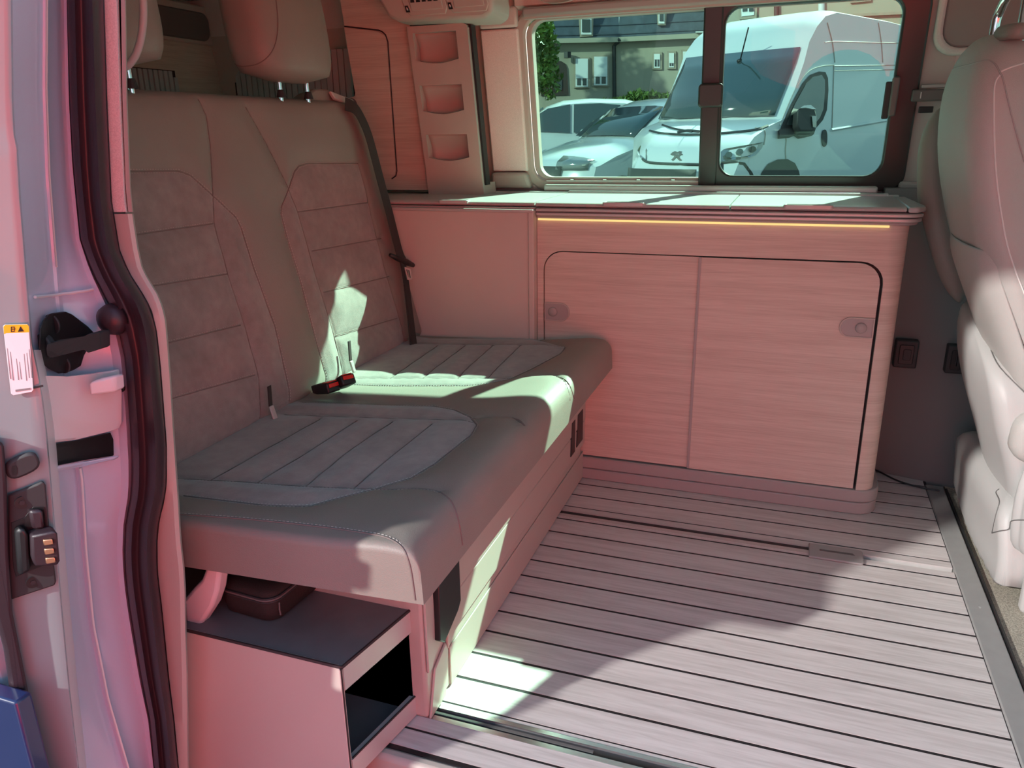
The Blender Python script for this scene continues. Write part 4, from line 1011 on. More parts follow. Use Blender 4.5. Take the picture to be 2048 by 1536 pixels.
# seat plinth
pr = [(-0.008, 0.552, 1.05, 1.945, 2.60), (0.09, 0.550, 1.05, 1.943, 2.60), (0.16, 0.540, 1.04, 1.95, 2.59), (0.21, 0.530, 1.02, 1.96, 2.56), (0.25, 0.545, 1.0, 1.99, 2.50), (0.262, 0.58, 0.98, 2.03, 2.46)]
plb = loft('plinth', seat_rings(pr, rr=0.03), 'plastic_light', ds, auto=60, sub=1)
box('plinth_cover', 0.60, 1.0, 1.915, 1.95, -0.006, 0.14, 'plastic_light', ds, bevel=0.012)
cvr = [(0.14, 0.575, 0.9, 1.90, 2.0), (0.20, 0.565, 0.9, 1.885, 2.0), (0.28, 0.56, 0.88, 1.89, 2.0), (0.36, 0.57, 0.86, 1.92, 2.0), (0.40, 0.60, 0.8, 1.95, 2.0)]
lc = loft('lever_cover', seat_rings(cvr, rr=0.03), 'plastic_light', ds, auto=60, sub=1)
T_l = [tree(plb), tree(lc), tree(shell), T_b]
for line in ([(1998, 978), (1992, 985), (1999, 1003), (1992, 1030), (1984, 1066)], [(1984, 1066), (2000, 1062), (2018, 1058), (2023, 1042), (2048, 1040)],
             [(1982, 700), (2000, 735), (2049, 785)]):
    pp = drape(line, T_l)
    if len(pp) > 2: tube('panel_joint', pp, 0.0015, 'dark_trim', ds, n=5)
# headrest posts: one chrome hoop
hoop = smooth_path([(0.395, 2.195, 1.27), (0.395, 2.195, 1.34), (0.398, 2.19, 1.365), (0.402, 2.165, 1.39), (0.405, 2.14, 1.40)], 5)
tube('headrest_post', hoop, 0.0105, 'chrome', ds, n=16)
tube('headrest_post', [(0.425, 2.075, 1.27), (0.425, 2.075, 1.40)], 0.0105, 'chrome', ds, n=16)
loft('post_collar', [[(0.41+0.03*rr*math.cos(a), 2.10+0.075*rr*math.sin(a), z) for a in np.linspace(0, 2*math.pi, 25)[:-1]] for rr, z in ((1, 1.295), (1, 1.318), (0.85, 1.326))], 'leather', ds)
loft('headrest_pad', [[(0.43+0.06*k*math.cos(a), 2.12+0.14*k*math.sin(a), z) for a in np.linspace(0, 2*math.pi, 25)[:-1]] for k, z in ((0.7, 1.43), (1, 1.47), (1, 1.57), (0.7, 1.60))], 'leather_light', ds)

# cab window shade, pillar and latch hardware
wslab('cab_lower', [(0.40, 0.94), (1.25, 0.94), (1.25, 1.33), (0.40, 1.33)], -0.06, -0.005, 'headliner', wl)
wslab('cab_upper', [(0.40, 1.33), (1.25, 1.33), (1.25, 1.5), (0.40, 1.5)], -0.06, -0.02, 'headliner', wl)
bl = wslab('window_shade', rrect(0.352, 1.2, 1.335, 1.62, 0.05), -0.015, 0.012, 'blind', None, bevel=0.006)
tag(bl, 'brown fitted shade over the cab side window', 'shade')
wring('shade_surround', rrect(0.33, 1.22, 1.315, 1.64, 0.06), rrect(0.352, 1.2, 1.335, 1.62, 0.05), -0.01, 0.02, 'headliner', wl, bevel=0.008)
stp = thing('belt_anchor', 'dark belt bracket on the pillar behind the driver seat', 'bracket')
wslab('strap', rrect(0.296, 0.39, 1.192, 1.225, 0.004), 0.02, 0.04, 'bracket', stp, bevel=0.004)
wslab('slot', rrect(0.318, 0.321, 1.20, 1.218, 0.001), 0.04, 0.042, 'alu', stp)
wslab('mount', rrect(0.318, 0.39, 1.228, 1.238, 0.002), 0.02, 0.034, 'grey_trim', stp, bevel=0.002)
wslab('lower_mount', rrect(0.322, 0.36, 1.160, 1.178, 0.002), 0.02, 0.034, 'black', stp, bevel=0.002)

# ================================================================== DOOR SIDE JAMB, SEAL, SLIDING DOOR
PYG = list(range(-120, 1700, 26))
def poly_at(pts, py):
    ys = [p[1] for p in pts]; xs = [p[0] for p in pts]
    if py <= ys[0]: s = (xs[1]-xs[0])/(ys[1]-ys[0]); return xs[0]+s*(py-ys[0])
    if py >= ys[-1]: s = (xs[-1]-xs[-2])/(ys[-1]-ys[-2]); return xs[-1]+s*(py-ys[-1])
    return float(np.interp(py, ys, xs))
SLp = [(133, 0), (138, 200), (145, 330), (160, 480), (183, 543), (207, 590), (232, 640), (250, 719), (254, 773), (260, 852), (263.7, 930), (262, 988), (251, 1047), (248, 1110), (252, 1170), (259, 1220), (281, 1352), (299, 1440), (308, 1536)]
SRp = [(207, 0), (213, 200), (222, 400), (238, 500), (258, 547), (281, 582), (301, 617), (312.5, 664), (320, 734), (326, 812), (332, 890), (332, 969), (326, 1008), (317, 1040), (313, 1085), (314, 1145), (323, 1220), (336, 1352), (347, 1440), (356, 1536)]
TRp = [(252, 0), (255, 200), (262, 380), (268, 435), (278, 500), (287, 539), (299, 560), (320, 594), (332, 633), (336, 676), (342, 754), (348, 852), (353.5, 930), (359, 1008), (361, 1047), (364, 1090), (369, 1132), (372, 1180), (373, 1250), (376, 1350), (378, 1536)]
JLp = [(5, 0), (8, 300), (45, 600), (66, 850), (92, 1200), (140, 1536)]
JMp = [(93, 0), (92, 180), (98, 350), (108, 480), (118, 600), (135, 760), (152, 900), (162, 960), (170, 1100), (185, 1250), (215, 1400), (255, 1536)]
YJL, YJM, YS = 0.70, 0.79, 0.85
def row(defs, py):
    return [hit(poly_at(p, py)+dx, py, (0, 1, 0), (0, yv, 0)) for p, dx, yv in defs]
jamb = wright
def skin(px, py, lift=0.0):
    a, m_, b = poly_at(JLp, py), poly_at(JMp, py), poly_at(SLp, py)
    y = np.interp(px, [a, m_, b], [YJL, YJM, YS]); return hit(px, py, (0, 1, 0), (0, y-lift-0.003, 0))
def skinrow(py):
    a, m_, b = poly_at(JLp, py), poly_at(JMp, py), poly_at(SLp, py)
    xs = [a+(m_-7-a)*t for t in (0, .2, .4, .6, .8, 1)]+[m_, m_+7]+[m_+7+(b+4-m_-7)*t for t in (.25, .5, .75, .9, 1)]
    ls = [0]*5+[-0.003, 0.002, -0.003, -0.003, -0.003, -0.003, 0.004, -0.008]
    return [skin(x, py, l-0.003) for x, l in zip(xs, ls)]
rows = [skinrow(py) for py in PYG]
V = [tuple(p) for r in rows for p in r]; nc = len(rows[0])
F = [(i*nc+k, i*nc+k+1, (i+1)*nc+k+1, (i+1)*nc+k) for i in range(len(rows)-1) for k in range(nc-1)]
obj('jamb_skin', V, F, 'paint', jamb, smooth=True, auto=40)
def skinpatch(name, pts, lift, th, m, parent=jamb, **k):
    P = [skin(x, y, lift) for x, y in pts]; v, f = slabg(P, (0, th, 0)); return obj(name, v, f, m, parent, **k)
# rubber door seal: bulging ribbed section
rows = []
for py in PYG:
    a, b = poly_at(SLp, py), poly_at(SRp, py); r = []
    for t, dy in ((0, 0.0), (0.08, -0.016), (0.22, -0.022), (0.36, -0.012), (0.44, -0.010), (0.55, -0.022), (0.70, -0.026), (0.84, -0.018), (0.95, -0.006), (1.0, 0.012)):
        r.append(hit(a+(b-a)*t, py, (0, 1, 0), (0, YS+dy, 0)))
    rows.append(r)
nc = len(rows[0]); V = [tuple(p) for r in rows for p in r]
F = [(i*nc+k, i*nc+k+1, (i+1)*nc+k+1, (i+1)*nc+k) for i in range(len(rows)-1) for k in range(nc-1)]
obj('door_seal', V, F, 'rubber', jamb, smooth=True, auto=80)
# inner trim strip: speckled upper, plain lower
def strip(name, defs, py0, py1, m, n=30, **k):
    pys = np.linspace(py0, py1, n); rows = [row(defs, py) for py in pys]; nc = len(rows[0])
    V = [tuple(p) for r in rows for p in r]; F = [(i*nc+j, i*nc+j+1, (i+1)*nc+j+1, (i+1)*nc+j) for i in range(n-1) for j in range(nc-1)]
    return obj(name, V, F, m, jamb, smooth=True, auto=35, **k)
strip('upper_trim', [(SRp, -3, 0.875), (SRp, 2, 0.862), (SRp, 26, 0.864), (SRp, 31, 0.872), (SRp, 31, 0.90)], -120, 424, 'trim_speckle')
strip('trim_gap', [(SRp, 30, 0.885), (SRp, 38, 0.885)], -120, 424, 'caulk')
strip('upper_trim_edge', [(TRp, -11, 0.90), (TRp, -10, 0.868), (TRp, -2, 0.868), (TRp, 0, 0.875), (TRp, 0, 0.93)], -120, 424, 'trim')
strip('lower_trim', [(SRp, -3, 0.875), (SRp, 2, 0.862), (TRp, -12, 0.866), (TRp, -3, 0.872), (TRp, 0, 0.885), (TRp, -1, 0.94)], 428, 1650, 'trim', n=70)
# C pillar body behind the jamb, blocks the light; it stays behind the trim
pyg = list(range(-260, 1750, 40))
rows = [row([(JLp, -120, 0.84), (JLp, 10, 0.80), (SLp, 5, 0.90), (TRp, -16, 0.91), (TRp, -30, 0.955), (JLp, -160, 0.955)], py) for py in pyg]
v, f = loftg(rows); obj('pillar_core', v, f, 'trim', jamb)
# details on the jamb
seamy = [(JLp, 4, YJL), ]
ln = [skin(x, y, 0.002) for x, y in zip(np.linspace(70, 186, 12), [594, 593, 592, 591, 590, 588, 587, 586, 584, 583, 581, 579])]
tube('skin_fold', ln, 0.0022, 'paint_satin', jamb, n=6)
tube('sealant_line', [skin(poly_at(JMp, y)+1, y, 0.004) for y in range(-60, 545, 18)], 0.0013, 'plastic_light', jamb, n=5)
tube('skin_fold', [skin(poly_at(JMp, y)+2, y, 0.004) for y in range(936, 1640, 20)], 0.002, 'paint_satin', jamb, n=5)
skinpatch('pressed_plate', [(72, 756), (120, 757), (170, 751), (226, 742), (232, 790), (232, 850), (226, 862), (150, 880), (92, 888), (84, 830)], 0.014, 0.012, 'paint_satin', bevel=0.004)
skinpatch('raised_boss', [(176, 764), (196, 759), (228, 752), (231, 785), (212, 788), (178, 793)], 0.034, 0.02, 'paint_satin', bevel=0.004)
for x, y in ((144, 781), (180, 811)):
    cyl('spot_weld', skin(x, y, 0.0145), (0, -1, 0), 0.005, 0.0008, 'paint_satin', jamb, n=14)
skinpatch('pocket_slot_shade', [(98, 890), (150, 882), (218, 866), (224, 880), (225, 912), (160, 922), (102, 934)], 0.003, 0.003, 'black', bevel=0.001)  # black patch painting the shade inside the recess
skinpatch('pocket_lip', [(99, 938), (160, 927), (226, 914), (228, 921), (160, 934), (101, 946)], 0.012, 0.012, 'paint', bevel=0.004)
cyl('drain_plug', skin(242, 772, 0.004), (0, -1, 0), 0.009, 0.004, 'black', jamb, n=18, bevel=0.001)
pc_ = skin(232, 637, 0.012)
loft('seal_knob', [[(pc_[0]+0.023*r_*math.cos(a), pc_[1]-h, pc_[2]+0.023*r_*math.sin(a)) for a in np.linspace(0, 2*math.pi, 21)[:-1]] for r_, h in ((1, 0), (1, 0.008), (0.85, 0.017), (0.5, 0.022), (0.1, 0.024))], 'rubber', jamb)
# door striker
sk = thing('door_striker', 'black door striker plate with hooked lug on the white jamb', 'striker')
plate = [(78, 660), (84, 640), (95, 628), (118, 625), (133, 631), (165, 655), (178, 668), (172, 690), (158, 715), (152, 735), (135, 745), (115, 748), (95, 738), (82, 727), (77, 700)]
v, f = slabg([skin(x, y, 0.010) for x, y in plate], (0, 0.010, 0)); obj('plate', v, f, 'black', sk, bevel=0.003)
for x, y in ((106, 648), (127, 727)):
    c = skin(x, y, 0.0105)
    cyl('bolt', c, (0, -1, 0), 0.014, 0.003, 'soft_black', sk, n=22, bevel=0.001)
    cyl('bolt_socket', c+np.array([0, -0.0032, 0]), (0, -1, 0), 0.005, 0.001, 'black', sk, n=6)
c = skin(96, 690, 0.0105); cyl('boss', c, (0, -1, 0), 0.017, 0.01, 'soft_black', sk, n=22, bevel=0.002)
hk = [(92, 698), (94, 688), (104, 684), (166, 674), (176, 668), (186, 668), (188, 702), (176, 706), (168, 700), (104, 716), (94, 712)]
v, f = slabg([skin(x, y, 0.045) for x, y in hk], (0, 0.012, 0)); obj('hook', v, f, 'soft_black', sk, bevel=0.004)
v, f = slabg([skin(x, y, 0.036) for x, y in ((170, 668), (187, 668), (188, 704), (172, 704))], (0, 0.03, 0)); obj('hook_post', v, f, 'soft_black', sk, bevel=0.003)

# ---- sliding door, slid back
d1 = thing('door_1', 'open white sliding door, its front edge at the left', None, kind='structure')
DLp = [(27, 0), (29, 200), (33, 280), (38, 292), (44, 400), (50, 470), (57, 560), (68, 690), (85, 775), (95, 850), (112, 1050), (125, 1200), (142, 1380), (160, 1536)]
YD = 0.64
DN = np.array([0.88, -0.47, 0.0])
def door(px, py, lift=0.0):
    e = poly_at(DLp, py); return hit(px, py, (0, 1, 0), (0, YD-0.042*(e-px)/150, 0))+DN*lift
rows = []
for py in PYG:
    e = poly_at(DLp, py)
    L = max(e-190, -12, float(np.interp(py, [900, 1100, 1290, 1420, 1560, 1700], [-200, -60, 6, 30, 54, 80])))
    rows.append([door(L+(e-14-L)*t, py, -0.004) for t in (0, .2, .4, .6, .8, 1)]+[door(e-3, py, -0.006), door(e, py, -0.014), hit(e-2, py, (0, 1, 0), (0, YD+0.06, 0))])
V = [tuple(p) for r in rows for p in r]; nc = 9
F = [(i*nc+k, i*nc+k+1, (i+1)*nc+k+1, (i+1)*nc+k) for i in range(len(rows)-1) for k in range(nc-1)]
obj('edge_skin', V, F, 'door_paint_dimmed', d1, smooth=True, auto=40)
box('lower_blue_box', -1.62, -0.93, 0.575, 0.60, -0.45, 0.40, 'dark_blue', d1, bevel=0.004)  # dark blue box over the lower part of the door
box('outer_panel', -1.62, -1.0, 0.60, 0.66, -0.45, 0.95, 'paint', d1, bevel=0.01)
box('window_pane', -1.58, -1.12, 0.62, 0.626, 0.95, 1.27, 'glass_green', d1)
box('rear_post', -1.62, -1.56, 0.60, 0.66, 0.95, 1.27, 'paint', d1)
box('upper_rail', -1.62, -0.84, 0.60, 0.66, 1.27, 1.62, 'paint', d1)
box('inner_post', -1.14, -0.98, 0.60, 0.66, 0.9, 1.62, 'paint', d1)
def dpatch(name, pts, lift, th, m, parent=d1, **k):
    v, f = slabg([door(x, y, lift) for x, y in pts], -DN*th); return obj(name, v, f, m, parent, **k)
def dround(cx, cy, w, h, ang, n=20, e=0.5):
    out = []
    for a in np.linspace(0, 2*math.pi, n+1)[:-1]:
        x = w*np.sign(math.cos(a))*abs(math.cos(a))**e; y = h*np.sign(math.sin(a))*abs(math.sin(a))**e
        out.append((cx+x*math.cos(ang)-y*math.sin(ang), cy+x*math.sin(ang)+y*math.cos(ang)))
    return out
# warning label
lb = dpatch('warning_label', [(6, 652), (10, 649), (54, 648), (57, 652), (66, 779), (63, 783), (26, 790), (22, 787)], 0.0012, 0.0012, 'white')
dpatch('label_header', [(6.3, 653), (10, 649.5), (54, 648.5), (57, 652), (58, 664), (7.5, 668)], 0.0018, 0.0006, 'yellow', lb)
dpatch('triangle_mark', [(35, 663), (47, 662), (40, 652)], 0.0022, 0.0004, 'black', lb)
v, f = merge([slabg([door(x, y, 0.0022) for x, y in q], -DN*0.0004) for q in ([(21, 653), (28, 652.6), (28, 654), (21, 654.4)], [(21, 662), (28, 661.6), (28, 663), (21, 663.4)], [(21, 653), (22.5, 653), (22.5, 663), (21, 663)], [(27, 653), (28.3, 653), (28.3, 663), (27, 663)], [(23, 657), (30, 656.6), (30, 658), (23, 658.4)])])
obj('page_mark', v, f, 'black', lb)
parts = []
for k in range(9):
    t = k/8; xt = 11+t*43; L0, L1_ = 671, 757+4*math.sin(k*2.3)
    if k in (2, 5): L1_ -= 14
    x2 = xt+8.5
    parts.append(slabg([door(xt, L0-t*3, 0.0018), door(xt+1.6, L0-t*3, 0.0018), door(x2+1.6, L1_, 0.0018), door(x2, L1_, 0.0018)], -DN*0.0004))
parts.append(slabg([door(x, y, 0.0018) for x, y in ((30, 779), (60, 775), (60.3, 778.5), (30.5, 783))], -DN*0.0004))
v, f = merge(parts); o = obj('print_lines', v, f, 'print', lb); o['kind'] = 'stuff'
dpatch('panel_joint', [(60, 776), (86, 770), (86.5, 773), (60, 779)], 0.001, 0.002, 'caulk')
dpatch('cap', dround(42, 928, 36, 21, rad(-24), e=0.7), 0.010, 0.009, 'soft_black', bevel=0.004)
dpatch('cap_slot', dround(25, 936, 5, 9, 0), 0.0106, 0.001, 'black')
dpatch('latch_plate', [(14, 988), (70, 966), (84, 959), (90, 968), (98, 1060), (111, 1160), (108, 1168), (20, 1197), (14, 1188)], 0.006, 0.006, 'soft_black', bevel=0.003)
for x, y in ((41, 1001), (63, 1160)):
    c = door(x, y, 0.0065); cyl('screw', c, DN, 0.008, 0.002, 'black', d1, n=16)
    cyl('screw_socket', c+DN*0.0022, DN, 0.0035, 0.0006, 'soft_black', d1, n=6)
dpatch('latch_recess', [(20, 1042), (46, 1032), (64, 1010), (86, 1010), (96, 1080), (92, 1125), (62, 1136), (30, 1150), (24, 1130)], 0.0068, 0.001, 'black', bevel=0.0005)
dpatch('latch_claw', [(24, 1050), (40, 1044), (50, 1060), (54, 1130), (32, 1142), (28, 1100)], 0.022, 0.016, 'black', bevel=0.005)
dpatch('latch_claw', [(52, 1014), (80, 1012), (84, 1050), (60, 1052)], 0.016, 0.01, 'rubber', bevel=0.004)
ct = dpatch('contact_block', [(52, 1056), (98, 1046), (104, 1052), (109, 1106), (104, 1114), (60, 1116), (54, 1100)], 0.030, 0.024, 'rubber', bevel=0.003)
for k in range(3):
    y0 = 1061+k*18; x0 = 74+k*2.4
    dpatch('contact', [(x0, y0+1), (x0+18, y0-1), (x0+20, y0+9), (x0+2, y0+12)], 0.0335, 0.004, 'copper', ct, bevel=0.001)
dpatch('edge_rubber', [(-60, 860), (4, 880), (10, 960), (14, 1100), (22, 1220), (40, 1310), (66, 1440), (90, 1560), (48, 1560), (24, 1420), (4, 1290), (-20, 1200), (-60, 1150)], 0.016, 0.014, 'rubber', bevel=0.006)
dpatch('press_line', [(15, 1008-4), (34, 1000-4)], 0.001, 0.001, 'paint') if False else None
# grey lower gap strip beside the jamb (door inner seal)
rows = [row([(DLp, -2, YD+0.05), (DLp, 10, YD+0.07), (DLp, 14, YD+0.09)], py) for py in range(700, 1700, 40)]
V = [tuple(p) for r in rows for p in r]; F = [(i*3+k, i*3+k+1, (i+1)*3+k+1, (i+1)*3+k) for i in range(len(rows)-1) for k in range(2)]
obj('inner_seal', V, F, 'paint_satin', d1, smooth=True)

# B pillar and cab front, out of frame at the right
box('b_pillar', 0.62, 0.80, 0.82, 0.92, -0.5, 1.7, 'paint_satin', wright, bevel=0.02)
box('front_door_frame', 0.80, 1.6, 0.84, 0.89, 1.45, 1.7, 'paint_satin', wright)
w4 = thing('window_3', 'cab glazing', None, kind='structure')
box('side_pane', 0.80, 1.6, 0.86, 0.865, 0.92, 1.45, 'glass_green', w4)
v, f = slabg([(1.5, 0.95, 1.66), (1.5, 2.75, 1.66), (1.92, 2.75, 0.75), (1.92, 0.95, 0.75)], (0.005, 0, 0.002)); obj('windscreen', v, f, 'glass_green', w4)


# ================================================================== OUTSIDE
# ground rises from beside the camper towards the house
def gz(y):
    return float(np.interp(y, [-12, 3.0, 7.0, 16.5, 17.4, 18.5, 60], [-0.62, -0.60, -0.29, -0.12, 0.7, 1.3, 1.35]))
ys = [-40, -12, -4, 1, 3, 4, 5, 6, 7, 9, 12, 14, 16.5, 17, 17.4, 18, 18.5, 30, 60]
V = [(x, y, gz(y)) for y in ys for x in (-60, -20, 0, 20, 60)]
F = [(i*5+k, i*5+k+1, i*5+6+k, i*5+5+k) for i in range(len(ys)-1) for k in range(4)]
g = obj('ground', V, F, 'asphalt', None, smooth=True); tag(g, 'grey asphalt of the car park', 'ground', kind='stuff')

# ---- tall white delivery van
DEG = rad(27)
u = np.array([math.sin(DEG), math.cos(DEG), 0]); vv = np.array([-math.cos(DEG), math.sin(DEG), 0]); kz = np.array([0, 0, 1.0])
d = Fw+Rt*(1540-1024)/FPX-Up*(258-768)/FPX
VO = CAM+d*9.0/d[1]; GZ = -0.27; VO = np.array([VO[0], VO[1], GZ])
VW = 1.8
def tumble(z): return float(np.interp(z, [0, 1.3, 2.2, 2.75], [0, 0, 0.07, 0.13]))
def VP(a, b, z):  # a along (back +), b across 0..VW, z above ground
    if b > 0.9: b = b-(b-0.9)*0.5*min(max(-a/0.6, 0), 1)
    tb = tumble(z); b2 = tb+(VW-2*tb)*b/VW
    return VO+u*a+vv*b2+kz*z
van = thing('delivery_van', 'tall white delivery van parked outside, nose towards the camper', 'van')
profile = [(-0.86, 0.28), (-0.98, 0.38), (-1.0, 0.62), (-0.97, 0.95), (-0.90, 1.06), (-0.84, 1.16), (-0.62, 1.32), (-0.30, 1.43), (0.0, 1.50), (0.30, 1.78), (0.62, 2.08), (0.80, 2.30), (1.02, 2.52), (1.22, 2.64), (1.5, 2.70), (3.0, 2.71), (5.2, 2.66), (5.3, 2.5), (5.3, 0.35)]
n = len(profile)
bs = [0, 0.06, 0.2, 0.5, 0.9, 1.3, 1.6, 1.74, 1.8]
V = []
for b in bs:
    e = abs(b/VW*2-1)
    for a, z in profile:
        # the nose is curved in plan and the roof edges are rounded
        bulge = (0.32 if b < 0.9 else 0.45)*(e**2.6)*(1 if a < 0.0 else max(0, 1-a/0.9))
        dz = -0.05*(e**8) if z > 2.4 else 0
        V.append(VP(a+bulge, b, z+dz))
F = []
for j in range(len(bs)-1):
    for i in range(n):
        k = (i+1) % n; F.append((j*n+i, j*n+k, (j+1)*n+k, (j+1)*n+i))
F.append(tuple(range(n-1, -1, -1))); F.append(tuple((len(bs)-1)*n+i for i in range(n)))
vb = obj('body', V, F, 'van_white', van, smooth=True, auto=28)
T_v = [tree(vb)]
def drapepatch(name, pts, trees, m, parent, lift=0.012, th=0.01, **k):
    P = []
    for x, y in pts:
        d = Vector(Fw+Rt*(x-1024)/FPX-Up*(y-768)/FPX).normalized(); best = None
        for t in trees:
            h = t.ray_cast(Vector(CAM), d)
            if h[0] is not None and (best is None or h[3] < best[3]): best = h
        if best is None: continue
        P.append(np.array(best[0])-np.array(d)*lift)
    if len(P) < 3: return None
    d = np.array(Vector(Fw).normalized())
    c = sum(P)/len(P); V = P+[p+d*(lift+th) for p in P]+[c, c+d*(lift+th)]; n = len(P)
    F = [(i, (i+1) % n, 2*n) for i in range(n)]+[(n+i, n+(i+1) % n, 2*n+1) for i in range(n)]+[(i, (i+1) % n, n+(i+1) % n, n+i) for i in range(n)]
    return obj(name, V, F, m, parent, **k)
def dense(pts, step=7, closed=True):
    P = list(pts)+([pts[0]] if closed else []); out = []
    for a, b in zip(P[:-1], P[1:]):
        k = max(1, int(math.hypot(b[0]-a[0], b[1]-a[1])/step))
        out += [(a[0]+(b[0]-a[0])*i/k, a[1]+(b[1]-a[1])*i/k) for i in range(k)]
    if not closed: out.append(P[-1])
    return out
def vgrid(name, a_z, bs_, off, m, parent, **k):
    """curved sheet following the nose section at given b values"""
    rows = []
    for a, z in a_z:
        r = []
        for b in bs_:
            e = abs(b/VW*2-1); bulge = (0.32 if b < 0.9 else 0.45)*(e**2.6)*(1 if a < 0.0 else max(0, 1-a/0.9))
            r.append(VP(a+bulge-off, b, z+off*0.4))
        rows.append(r)
    nc = len(bs_); V = [p for r in rows for p in r]; F = [(i*nc+q, i*nc+q+1, (i+1)*nc+q+1, (i+1)*nc+q) for i in range(len(rows)-1) for q in range(nc-1)]
    return obj(name, V, F, m, parent, smooth=True, **k)
bb = [0.08, 0.15, 0.3, 0.6, 0.9, 1.2, 1.5, 1.65, 1.72]
ws = vgrid('windscreen', [(0.02, 1.525), (0.30, 1.79), (0.60, 2.07), (0.76, 2.24)], bb, 0.02, 'glass_dark', van, solid=0.01)
vgrid('grille', [(-0.96, 1.0), (-1.0, 0.64), (-0.985, 0.42)], [0.3, 0.6, 0.9, 1.2, 1.5], 0.03, 'bumper', van, solid=0.03)
vgrid('bumper', [(-0.95, 0.66), (-0.99, 0.5), (-0.93, 0.3)], [0.0, 0.06, 0.2, 0.5, 0.9, 1.3, 1.6, 1.74, 1.8], 0.035, 'bumper', van, solid=0.03)
# headlamps
for nm, pts in (('headlamp', [(1442, 303), (1448, 298), (1480, 292), (1528, 284), (1524, 296), (1512, 310), (1498, 315), (1442, 323)]),
                ('headlamp', [(1280, 292), (1290, 285), (1293, 300), (1292, 322), (1280, 312), (1275, 300)])):
    q = drapepatch(nm, dense(pts, 8), T_v, 'lamp', van, lift=0.03, th=0.02)
    if q and pts[0][0] > 1400:
        for c in ((1458, 309), (1480, 303), (1506, 298)):
            drapepatch('reflector', [(c[0]+7*math.cos(a), c[1]+6*math.sin(a)) for a in np.linspace(0, 2*math.pi, 11)[:-1]], T_v, 'house_glass', q, lift=0.045, th=0.0)
drapepatch('lower_grille', dense([(1442, 325), (1470, 322), (1490, 325), (1505, 345), (1512, 362), (1442, 362)], 8), T_v, 'bumper', van, lift=0.02, th=0.01)
# side glass, mirror, handle, joints
drapepatch('side_window', dense([(1560, 262), (1566, 246), (1585, 205), (1606, 166), (1620, 150), (1638, 143), (1651, 144), (1656, 156), (1657, 180), (1654, 220), (1646, 240), (1634, 254), (1628, 258)], 8), T_v, 'bumper', van, lift=0.02, th=0.01)
drapepatch('side_window_glass', dense([(1572, 250), (1590, 208), (1612, 168), (1626, 154), (1644, 150), (1650, 160), (1650, 182), (1647, 218), (1640, 235), (1628, 250)], 8), T_v, 'glass_dark', van, lift=0.03, th=0.01)
mr = drapepatch('mirror', [(1596, 220), (1606, 212), (1620, 210), (1630, 216), (1634, 232), (1634, 252), (1626, 262), (1600, 262), (1594, 250)], T_v, 'bumper', van, lift=0.30, th=-0.14, bevel=0.02)
if mr:
    drapepatch('mirror_cap', [(1600, 216), (1608, 211), (1622, 210), (1632, 218), (1626, 218), (1612, 215)], T_v, 'van_white', mr, lift=0.33, th=-0.25)
    drapepatch('indicator', [(1624, 232), (1633, 232), (1633, 254), (1626, 254)], T_v, 'lamp', mr, lift=0.33, th=-0.25)
drapepatch('mirror_arm', [(1560, 258), (1632, 256), (1628, 268), (1612, 272), (1600, 274), (1592, 268), (1582, 272), (1560, 274)], T_v, 'bumper', van, lift=0.10, th=-0.02)
drapepatch('door_handle', dround(1649.5, 276, 5.5, 17, 0, 16, 0.8), T_v, 'bumper', van, lift=0.03, th=0.01)
def vline(nm, pts, m='grey_trim', r=0.006):
    pp = drape(pts, T_v, lift=0.012)
    if len(pp) > 2: tube(nm, pp, r, m, van, n=5)
vline('body_joint', [(1560, 262), (1545, 290), (1575, 320), (1572, 290), (1572, 262)][:1]+[(1572, 275), (1571, 300), (1572, 318)])
vline('body_joint', [(1560, 250), (1590, 180), (1615, 145), (1640, 133), (1668, 130)])
vline('body_joint', [(1668, 132), (1666, 200), (1664, 262)])
vline('body_joint', [(1668, 132), (1740, 131), (1805, 130)])
vline('body_joint', [(1668, 141), (1740, 140), (1805, 139)])
vline('body_joint', [(1662, 260), (1720, 250), (1778, 240)], 'van_white', 0.02)
vline('body_joint', [(1650, 85), (1670, 83), (1740, 85), (1805, 86)])
vline('body_joint', [(1655, 45), (1664, 80), (1668, 105), (1670, 125)])
vline('body_joint', [(1757, 45), (1763, 85), (1766, 125)])
vline('body_joint', [(1510, 255), (1530, 262), (1528, 290)])
vline('bonnet_edge', [(1285, 318), (1300, 325), (1350, 328), (1440, 330)], 'bumper', 0.015)
vline('bonnet_edge', [(1300, 262), (1330, 268), (1400, 270), (1500, 262), (1535, 252)], 'bumper', 0.018)
vline('wiper', [(1325, 250), (1350, 258), (1385, 264)], 'bumper', 0.015)
vline('wiper', [(1355, 266), (1375, 262), (1400, 264)], 'bumper', 0.02)
an = drape([(1480, 122), (1481, 120)], T_v, lift=0.02)
if an:
    tip = hit(1497, 55, tuple(u), tuple(an[0]-u*0.25)); tube('antenna', [an[0], tip], 0.008, 'black', van, n=6)
    loft('antenna_base', [[an[0]+vv*r_*math.cos(a)+kz*r_*0.8*math.sin(a)-u*h for a in np.linspace(0, 2*math.pi, 13)[:-1]] for r_, h in ((0.035, 0), (0.02, 0.04))], 'black', van)
# lion emblem on the bonnet: rampant silhouette from overlapping limbs
em = [(1344, 305), (1350, 302), (1355, 304), (1359, 302), (1364, 303), (1362, 306), (1366, 309), (1361, 310), (1358, 313), (1360, 317), (1364, 320), (1360, 321), (1356, 318), (1353, 314), (1350, 317), (1346, 321), (1343, 319), (1347, 315), (1349, 311), (1344, 310), (1341, 308)]
drapepatch('emblem', em, T_v, 'bracket', van, lift=0.012, th=0.0)
